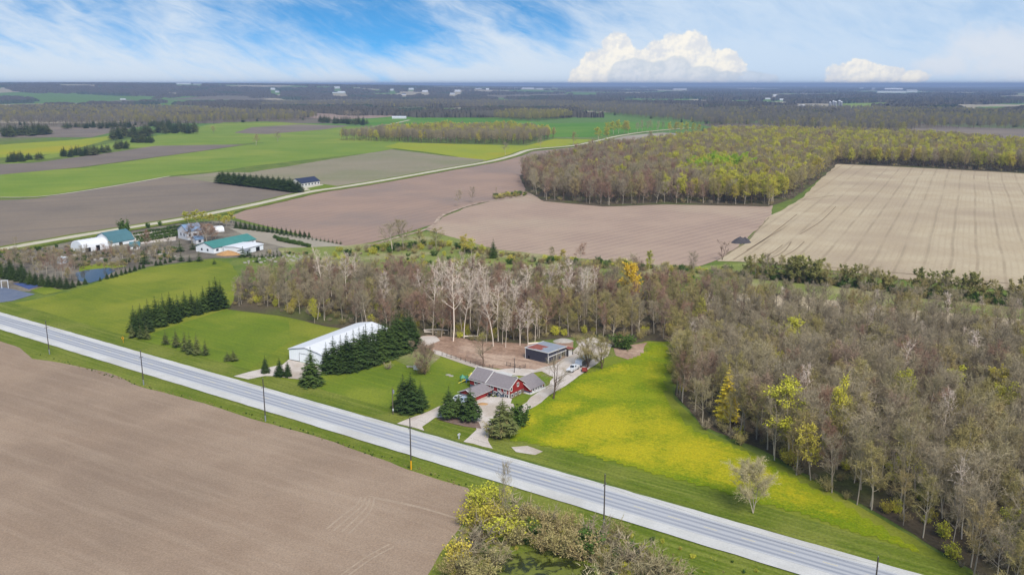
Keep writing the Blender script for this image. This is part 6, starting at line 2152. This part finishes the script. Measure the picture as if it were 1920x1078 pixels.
for poly, sp, ty, lab in blocks:
    pts = fill(poly, sp, 1)
    pts = rg0.sample(pts, min(38, len(pts)))
    bx = sum(p[0] for p in poly) / len(poly)
    by = max(p[1] for p in poly)
    h = min(20.0, max(8.0, hz(bx, by, ty)))
    for i, (x, y) in enumerate(pts):
        plant('spruce' if rg0.random() < .4 else 'pine', x, y, h * rg0.uniform(.95, 1.25), 'dark conifer in the ' + lab, 'conifers in the ' + lab, rg0.uniform(1.2, 1.7))

# ---------------------------------------------------------------- roadside thicket in front


def thicket():
    rg = random.Random(51)
    sp = [('leafy', 905, 948, 910, 'yellow'), ('leafy', 925, 945, 905, 'yellow'), ('leafy', 890, 985, 940, 'yellow'), ('leafy', 915, 985, 945, 'yellow'), ('olivebush', 940, 985, 940, 'brown-olive'), ('twiggy', 955, 978, 925, 'grey'),
          ('twiggy', 985, 975, 935, 'grey'), ('olivebush', 1005, 985, 940, 'brown-olive'), ('twiggy', 1030, 980, 945, 'grey'), ('olivebush', 1040, 1000, 955, 'brown-olive'), ('leafy', 935, 1010, 970, 'yellow'), ('twiggy', 900, 1020, 970, 'grey'),
          ('olivebush', 960, 1020, 970, 'brown-olive'), ('olivebush', 1075, 1010, 965, 'brown-olive'), ('twiggy', 1120, 1020, 965, 'grey'), ('twiggy', 1140, 1035, 985, 'grey'), ('olivebush', 1020, 1030, 985, 'brown-olive'), ('twiggy', 1180, 1055, 1000, 'grey'),
          ('twiggy', 870, 1075, 1025, 'grey'), ('olivebush', 895, 1095, 1035, 'brown-olive'), ('leafy', 865, 1055, 1015, 'yellow'), ('twiggy', 1235, 1075, 1025, 'grey'), ('twiggy', 1215, 1090, 1030, 'grey'), ('twiggy', 880, 1040, 990, 'grey'),
          ('olivebush', 1095, 1050, 1000, 'brown-olive'), ('olivebush', 1050, 1040, 990, 'brown-olive'), ('twiggy', 1150, 1075, 1020, 'grey'), ('greenbush', 1000, 1008, 975, 'green'), ('greenbush', 1110, 1040, 1000, 'green'), ('twiggy', 1270, 1095, 1050, 'grey'),
          ('leafy', 960, 1000, 955, 'yellow'), ('leafy', 900, 965, 925, 'yellow'), ('twiggy', 930, 1060, 1010, 'grey'), ('olivebush', 850, 1085, 1045, 'brown-olive'), ('olivebush', 1165, 1010, 975, 'brown-olive')]
    sp.sort(key=lambda c: c[1])
    for i, (k, bx, by, ty, tone) in enumerate(sp):
        plant_px(k, bx, by, ty, '%s shrub in the roadside thicket, %s from the ploughed field side' % ({'yellow': 'yellow-green leafing', 'grey': 'grey leafless', 'green': 'low green', 'brown-olive': 'brown-olive'}[tone], nth(i)), 'shrubs in the roadside thicket', rg.uniform(1.0, 1.5))
    plant_px('bare', 945, 985, 878, 'thin dead tree with bare top rising from the roadside thicket', None, .55)
    pts = []
    for (x, y) in fill([(885, 960), (960, 955), (1060, 985), (1180, 1020), (1260, 1070), (1330, 1120), (1150, 1130), (1130, 1080), (1100, 1050), (1000, 1026), (930, 1040), (900, 1080), (880, 1130), (810, 1110), (850, 1050)], 1.7, 6):
        pts.append((x, y, 0, rg.uniform(.3, .75), rg.choice([0, 1, 1, 2, 3])))
    for (x, y) in fill([(900, 930), (1150, 990), (1500, 1090), (1500, 1130), (1250, 1080), (1100, 1010), (900, 960)], 4.2, 16):
        pts.append((x, y, 0, rg.uniform(.15, .4), rg.choice([1, 2, 3])))
    mass('thicket_brush', pts, ['twiggy', 'olivebush', 'leafy', 'greenbush'], 'tangled low brush around the algae pond by the road', 'brush')
    # dry reeds at the pond
    b = TM()
    rn = np.random.default_rng(3)
    cx, cy = G(1160, 1075)
    n = 900
    P = np.stack([cx + rn.normal(0, 3.0, n), cy + rn.normal(0, 2.0, n), np.zeros(n)], 1)
    D = np.stack([rn.normal(0, .9, n), rn.normal(0, .9, n), rn.uniform(.4, 1.4, n)], 1)
    W = nrm(np.cross(D, rn.normal(0, 1, (n, 3)))) * .05
    b.tris(P - W, P + W, P + D)
    m_leaf('reed_dry', L_(206, 190, 156), L_(186, 170, 138))
    o = link('dry_reeds', b.mesh('dry_reeds', ['reed_dry']))
    stuff(o, 'pale dry reeds beside the algae pond', 'reeds')
    # grass tufts along the verge edge of the ploughed field
    pts = []
    for (x, y) in fill([(40, 655), (130, 684), (263, 725), (413, 765), (526, 800), (720, 862), (830, 902), (880, 918), (885, 912), (720, 853), (520, 792), (260, 718), (60, 660)], 1.6, 26):
        pts.append((x, y, 0, rg.uniform(.08, .2), rg.choice([0, 1])))
    mass('verge_tufts', pts, ['olivebush', 'greenbush'], 'grassy tufts along the edge of the ploughed field', 'grass')


thicket()

# ---------------------------------------------------------------- woods in the middle distance
FARW = [(978, 332), (988, 357), (1022, 376), (1130, 386), (1250, 382), (1440, 386), (1488, 371), (1540, 335), (1566, 308), (1700, 313), (1920, 325), (2200, 337), (2200, 300), (1920, 285), (1780, 272), (1600, 262), (1480, 258), (1350, 258), (1310, 268), (1200, 285), (1110, 295), (1060, 312)]


def middle_woods():
    rg = random.Random(61)
    kinds = ['bare', 'red', 'olive', 'yellow', 'lime', 'poplar']
    pts, front = [], []
    w = [G(*p) for p in FARW]
    edge = w[:12]
    for (x, y) in fill(FARW, 8.6, 15):
        px, py = PX(x, y)
        n1, n2 = zone_noise(x, y, 60, 1), zone_noise(x, y, 45, 8)
        left = max(0.0, min(1.0, (1330 - px + (py - 320) * 1.5) / 260))
        tab = [('bare', 1.6 + 2 * left), ('red', .4 + 3.2 * left), ('olive', 2.2 + 2 * max(0, n1)), ('yellow', (1 - left) * (1.6 + 3.0 * max(0, n2)) + (.8 if py < 290 else 0)), ('poplar', .12)]
        if 1290 < px < 1410 and 328 < py < 346:
            tab = [('lime', 4), ('yellow', 3), ('olive', 1)]
        elif px > 1330 and px < 1460 and py > 366:
            tab = [('yellow', 5), ('olive', 2), ('bare', 1)]
        elif px > 1560 and py < 300:
            tab = [('yellow', 3), ('olive', 3), ('bare', 1.5)]
        k = pick(rg, tab)
        h = rg.uniform(15, 21) * 1.12
        d = min(((Vector(edge[i]).lerp(Vector(edge[i + 1]), t / 10)) - Vector((x, y))).length for i in range(len(edge) - 1) for t in range(11))
        if d < 6.5 and px < 1480 and py > 355:
            front.append((px, x, y, h * .9, k))
        else:
            pts.append((x, y, 0, h / PROTO[k][0][0], kinds.index(k)))
    front.sort()
    for i, (px, x, y, h, k) in enumerate(front):
        plant(k, x, y, h, '%s tree, %s from the west along the far wood front' % (TONE[k], nth(i)), 'trees on the front edge of the far wood', rg.uniform(.9, 1.15))
    mass('far_wood', pts, kinds, 'mixed brown and yellow-green wood between ploughed field and stubble field', 'wood')
    low = [(x, y, 0, rg.uniform(.8, 1.6), rg.choice([0, 0, 1])) for (x, y) in fill(FARW, 13, 2)]
    mass('far_wood_undergrowth', low, ['twiggy', 'olivebush'], 'undergrowth at the foot of the far wood', 'undergrowth')

    def wood(name, poly, sp, tab, hh, label, seed):
        pts = []
        for (x, y) in fill(poly, sp, seed):
            t2 = tab(*PX(x, y)) if callable(tab) else tab
            zz = zone_noise(x, y, 90, seed)
            if sp > 12 and zz < -.42:
                continue
            t2 = [(q, w_ * (2.5 if q in ('yellow', 'olive') and zz > .15 else 1)) for q, w_ in t2]
            k = pick(rg, t2)
            pts.append((x, y, hill(x, y), rg.uniform(*hh) * (1 + .25 * zz) / PROTO[k][0][0], ['bare', 'red', 'olive', 'yellow', 'spruce'].index(k)))
        mass(name, pts, ['bare', 'red', 'olive', 'yellow', 'spruce'], label, 'wood', {'twig_grey': 'twig_far', 'twig_red': 'twig_far', 'twig_olive': 'twig_far_olive', 'leaf_yellow': 'leaf_far'} if sp > 12 else None)
    brown = [('bare', 5), ('red', 2), ('olive', 1.2), ('yellow', .12), ('spruce', .25)]
    mixed = [('bare', 4), ('olive', 3), ('yellow', .9), ('red', 1), ('spruce', .3)]
    wood('small_wood', [(628, 263), (700, 265.5), (850, 270), (985, 272), (1040, 259), (1020, 252), (900, 248), (830, 247), (730, 250), (680, 258)], 10.5,
         lambda px, py: [('yellow', 1.2 + (262 - py) * .3), ('olive', 3), ('bare', 3)] if py < 262 and px > 720 else [('bare', 6), ('olive', .8), ('yellow', .3)], (15, 21), 'small wood with yellow-green crowns amid the green fields', 3)
    wood('wood_block', [(880, 222), (1000, 228), (1075, 222), (1060, 217), (930, 218)], 13, lambda px, py: [('yellow', 3), ('olive', 3), ('bare', 1)] if px > 925 else [('bare', 1)], (16, 22), 'wood block with ochre crowns beyond the green wheat', 4)
    wood('woodland_belt', [(-150, 236), (120, 236), (300, 236), (420, 232), (560, 228), (600, 222), (560, 217), (420, 212), (300, 205), (0, 205), (-150, 205)], 17, lambda px, py: mixed if (py < 226 or px > 170) else brown, (15, 21), 'wide hazy woodland belt beyond the left pastures', 5)
    wood('woodland_belt', [(480, 205), (620, 203), (960, 204), (1100, 212), (1200, 222), (1340, 238), (1360, 232), (1300, 205), (1100, 196), (800, 192), (500, 196)], 17, brown, (15, 21), 'brown woodland belt across the middle beyond the wheat', 6)
    wood('woodland_belt', [(1340, 238), (1420, 240), (1500, 245), (1600, 252), (1700, 252), (1720, 241), (1920, 243), (2200, 250), (2200, 222), (1920, 214), (1650, 208), (1480, 206), (1300, 212), (1320, 226)], 17, lambda px, py: mixed if px > 1600 or py > 238 else brown, (15, 21), 'mixed woodland belt beyond the right woods', 7)


middle_woods()

# far woods and treelines: lumpy canopies standing on the ground
m_leaf('canopy_far', L_(74, 70, 62), L_(62, 61, 56), L_(84, 82, 58))
m_leaf('canopy_dark', L_(58, 68, 56), L_(70, 78, 62))


FARB = []


def far_canopy():
    rg = random.Random(71)
    rn = np.random.default_rng(9)
    b = TM()
    d = TM()
    # crowns spread evenly over the view; open fields are left out of the cover
    yy = 2700.0
    while yy < 27000:
        k = 2600
        dep = yy * .045
        X = rn.uniform(-.72, .72, k) * yy
        Y = yy + rn.uniform(0, 1, k) * dep
        n1 = np.array([mnoise.noise(Vector((a / c * 9.0, math.log(c) * 5.2, .7))) for a, c in zip(X, Y)])
        n2 = np.array([mnoise.noise(Vector((a / c * 30.0, math.log(c) * 16.0, 5.7))) for a, c in zip(X, Y)])
        n3 = np.array([mnoise.noise(Vector((a / c * 22.0, math.log(c) * 12.0, 9.1))) for a, c in zip(X, Y)])
        keep = (n1 + .45 * n2) < (.02 if yy < 14000 else .12)
        PXX, PYY = 960 + F * X / (Y * CP), 539 - F * (Y * SP - H * CP) / (Y * CP + H * SP)
        for bx, by, wpx in FARB:
            keep &= ~((np.abs(PXX - bx) < wpx * .5 + 4) & (PYY > by - .6) & (PYY < by + 4.5))
        for tgt, sel in ((b, keep & (n3 < .3)), (d, keep & (n3 >= .3))):
            x_, y_ = X[sel], Y[sel]
            k = len(x_)
            if k < 2:
                continue
            Zg = np.array([hill(a, c) for a, c in zip(x_, y_)])
            r = yy * .0021 * rn.uniform(.6, 1.4, k) + 4
            hgt = rn.uniform(11, 19, k)
            C = np.stack([x_, y_, Zg], 1)
            for ang in (0.0, 1.57):
                a = rn.uniform(0, 3.14, k) * .4 + ang
                U = np.stack([np.cos(a) * r, np.sin(a) * r, np.zeros(k)], 1)
                lo = C + np.array([0, 0, -1.0])
                top = C + np.stack([np.zeros(k), np.zeros(k), hgt], 1)
                sh = C + np.stack([np.zeros(k), np.zeros(k), hgt * .72], 1)
                tgt.tris(lo - U * .8, lo + U * .8, sh + U)
                tgt.tris(lo - U * .8, sh + U, sh - U)
                tgt.tris(sh - U, sh + U, top + U * .45)
                tgt.tris(sh - U, top + U * .45, top - U * .45)
        yy *= 1.045
    o = link('distant_woods', b.mesh('distant_woods', ['canopy_far']))
    stuff(o, 'endless hazy bare woods stretching to the horizon', 'woods')
    o = link('distant_conifers', d.mesh('distant_conifers', ['canopy_dark']))
    stuff(o, 'dark conifer belts scattered through the hazy distance', 'woods')


# ---------------------------------------------------------------- far farmsteads, silos and water towers


FAR_LIST = [(748, 223, 26, 'barn', 7), (1325, 249, 14, 'house', 5), (1338, 250, 8, 'house', 4), (1672, 175, 54, 'barn', 14), (1676, 171, 34, 'barn', 14), (1710, 174, 20, 'barn', 14), (165, 169, 22, 'barn', 6), (205, 166, 12, 'house', 5), (345, 174, 26, 'barn', 5),
           (370, 174, 14, 'house', 5), (512, 180, 8, 'house', 6), (520, 182, 7, 'house', 6), (632, 178, 10, 'house', 6), (640, 182, 14, 'barn', 6), (628, 182, 10, 'barn', 5), (735, 179, 6, 'house', 5), (757, 183, 7, 'house', 5), (771, 178, 9, 'house', 6), (797, 180, 10, 'barn', 6),
           (848, 182, 9, 'barn', 6), (858, 179, 11, 'house', 6), (897, 175, 11, 'barn', 6), (914, 176, 6, 'house', 5), (870, 162, 26, 'barn', 4), (590, 165, 12, 'barn', 4), (535, 166, 22, 'barn', 4), (650, 165, 12, 'barn', 4), (445, 163, 14, 'barn', 4), (990, 172, 22, 'barn', 4),
           (1012, 172, 12, 'house', 5), (1208, 163, 10, 'barn', 4), (1275, 170, 24, 'barn', 3), (1450, 201, 12, 'barn', 5), (1474, 202, 8, 'house', 5), (1466, 189, 8, 'house', 5), (1505, 200, 12, 'barn', 5), (1523, 201, 8, 'house', 5), (1616, 166, 6, 'barn', 4), (1638, 167, 5, 'house', 4),
           (1676, 163, 8, 'barn', 3), (230, 190, 10, 'house', 4), (1453, 182, 6, 'house', 5), (1440, 187, 10, 'barn', 4), (75, 168, 8, 'house', 4), (85, 152, 8, 'barn', 3), (1540, 202, 10, 'barn', 5)]
FARB += [(b[0], b[1], b[2]) for b in FAR_LIST]
far_canopy()


def far_buildings():
    lst = sorted(FAR_LIST, key=lambda c: c[0])
    for i, (bx, by, wpx, kind, hpx) in enumerate(lst):
        x0, y0 = G(bx - wpx / 2, by)
        x1, y1 = G(bx + wpx / 2, by)
        L = x1 - x0
        h = max(3.5, min(hz(bx, by, by - hpx * .42), 22 if hpx > 10 else 11))
        z = hill((x0 + x1) / 2, y0)
        roof = 'far_white' if i % 3 else ('far_grey' if i % 2 else 'blue_roof')
        t = plain_building('far_%s' % kind, 'tiny white %s in the hazy distance, %s far building from the west' % (kind, nth(i)), kind, (x0, y0), (x1, y1), max(8.0, min(L * .45, 40)), h, h * 1.55, 'far_white', roof, 0, group='far white farm buildings', z=z)
    # silos
    for i, (bx, by, ty, r) in enumerate(((1556, 201, 191, 3.6), (1562, 200, 189, 4.2), (1566, 201, 190, 3.6), (1573, 200, 188, 4.6), (1577, 201, 190, 3.6))):
        x, y = G(bx, by)
        h = hz(bx, by, ty)
        t = thing('grain_silo', 'pale grain silo in the far right farm cluster, %s from the west' % nth(i), 'silo', (x, y, 0), 0, 'grain silos of the far farm')
        part(t, 'shell', 'far_grey', lambda b: b.tube([(0, 0, 0), (0, 0, h * .85)], [r * 1.5, r * 1.5], 12))
        part(t, 'dome', 'far_white', lambda b: b.tube([(0, 0, h * .85), (0, 0, h * .95), (0, 0, h)], [r * 1.5, r * .9, .4], 12))
    for i, (bx, by, ty) in enumerate(((1037, 169, 163), (1413, 171, 165), (1510, 168, 162))):
        x, y = G(bx, by)
        z = hill(x, y)
        h = min(70, hz(bx, by, ty), 105 - z)
        t = thing('water_tower', 'white water tower rising on the horizon, %s from the west' % nth(i), 'water tower', (x, y, z), 0, 'water towers on the horizon')
        part(t, 'stem', 'far_white', lambda b: b.tube([(0, 0, -1), (0, 0, h * .7)], [h * .09, h * .08], 10))
        part(t, 'tank', 'far_white', lambda b: b.tube([(0, 0, h * .68), (0, 0, h * .76), (0, 0, h * .92), (0, 0, h)], [h * .09, h * .2, h * .2, h * .04], 12))


far_buildings()
for q, (pl, mt) in enumerate([([(90, 178), (330, 176), (330, 181), (90, 183)], 'winter_wheat'), ([(1600, 184), (1730, 183), (1745, 200), (1600, 204), (1560, 198)], 'pasture'), ([(1830, 201), (1960, 200), (1960, 212), (1830, 210)], 'winter_wheat'),
                              ([(1190, 186), (1420, 185), (1420, 188), (1190, 188)], 'pale_field'), ([(700, 178.5), (830, 177.5), (830, 182), (700, 183)], 'pasture'), ([(850, 184), (960, 184), (960, 186.5), (850, 186.5)], 'pale_field'), ([(1040, 175), (1100, 175), (1100, 180), (1040, 180)], 'pale_field'),
                              ([(1850, 211), (1890, 208), (1930, 210), (1930, 213), (1850, 213)], 'pale_field'), ([(1640, 201), (1690, 200), (1690, 204), (1640, 204)], 'pale_field'), ([(400, 166), (480, 166), (480, 168), (400, 168)], 'pale_field'), ([(340, 177), (460, 176), (460, 178), (340, 179)], 'pale_field'),
                              ([(1290, 196), (1336, 195.4), (1336, 197), (1290, 197.4)], 'pond_water')]):
    sheet('far_field' if mt != 'pond_water' else 'far_pond', pl, FAR(6 + q * .2), mt, 0.4, seed=80 + q)

# ---------------------------------------------------------------- air
bm_ = MB().box(-60000, -60000, -1.5, 60000, 60000, 124)
hzm = bpy.data.materials.new('air')
hzm.use_nodes = True
T_ = NT(hzm.node_tree)
T_.n.clear()
ho = T_.new('ShaderNodeOutputMaterial')
pv = T_.new('ShaderNodeVolumePrincipled')
pv.inputs['Color'].default_value = (0.35, 0.46, 0.70, 1)
pv.inputs['Density'].default_value = 0.000085
pv.inputs['Anisotropy'].default_value = 0.0
T_.l.new(pv.outputs[0], ho.inputs['Volume'])
hob = bm_.obj('haze', hzm)
stuff(hob, 'thin blue haze lying over the distance', 'haze')
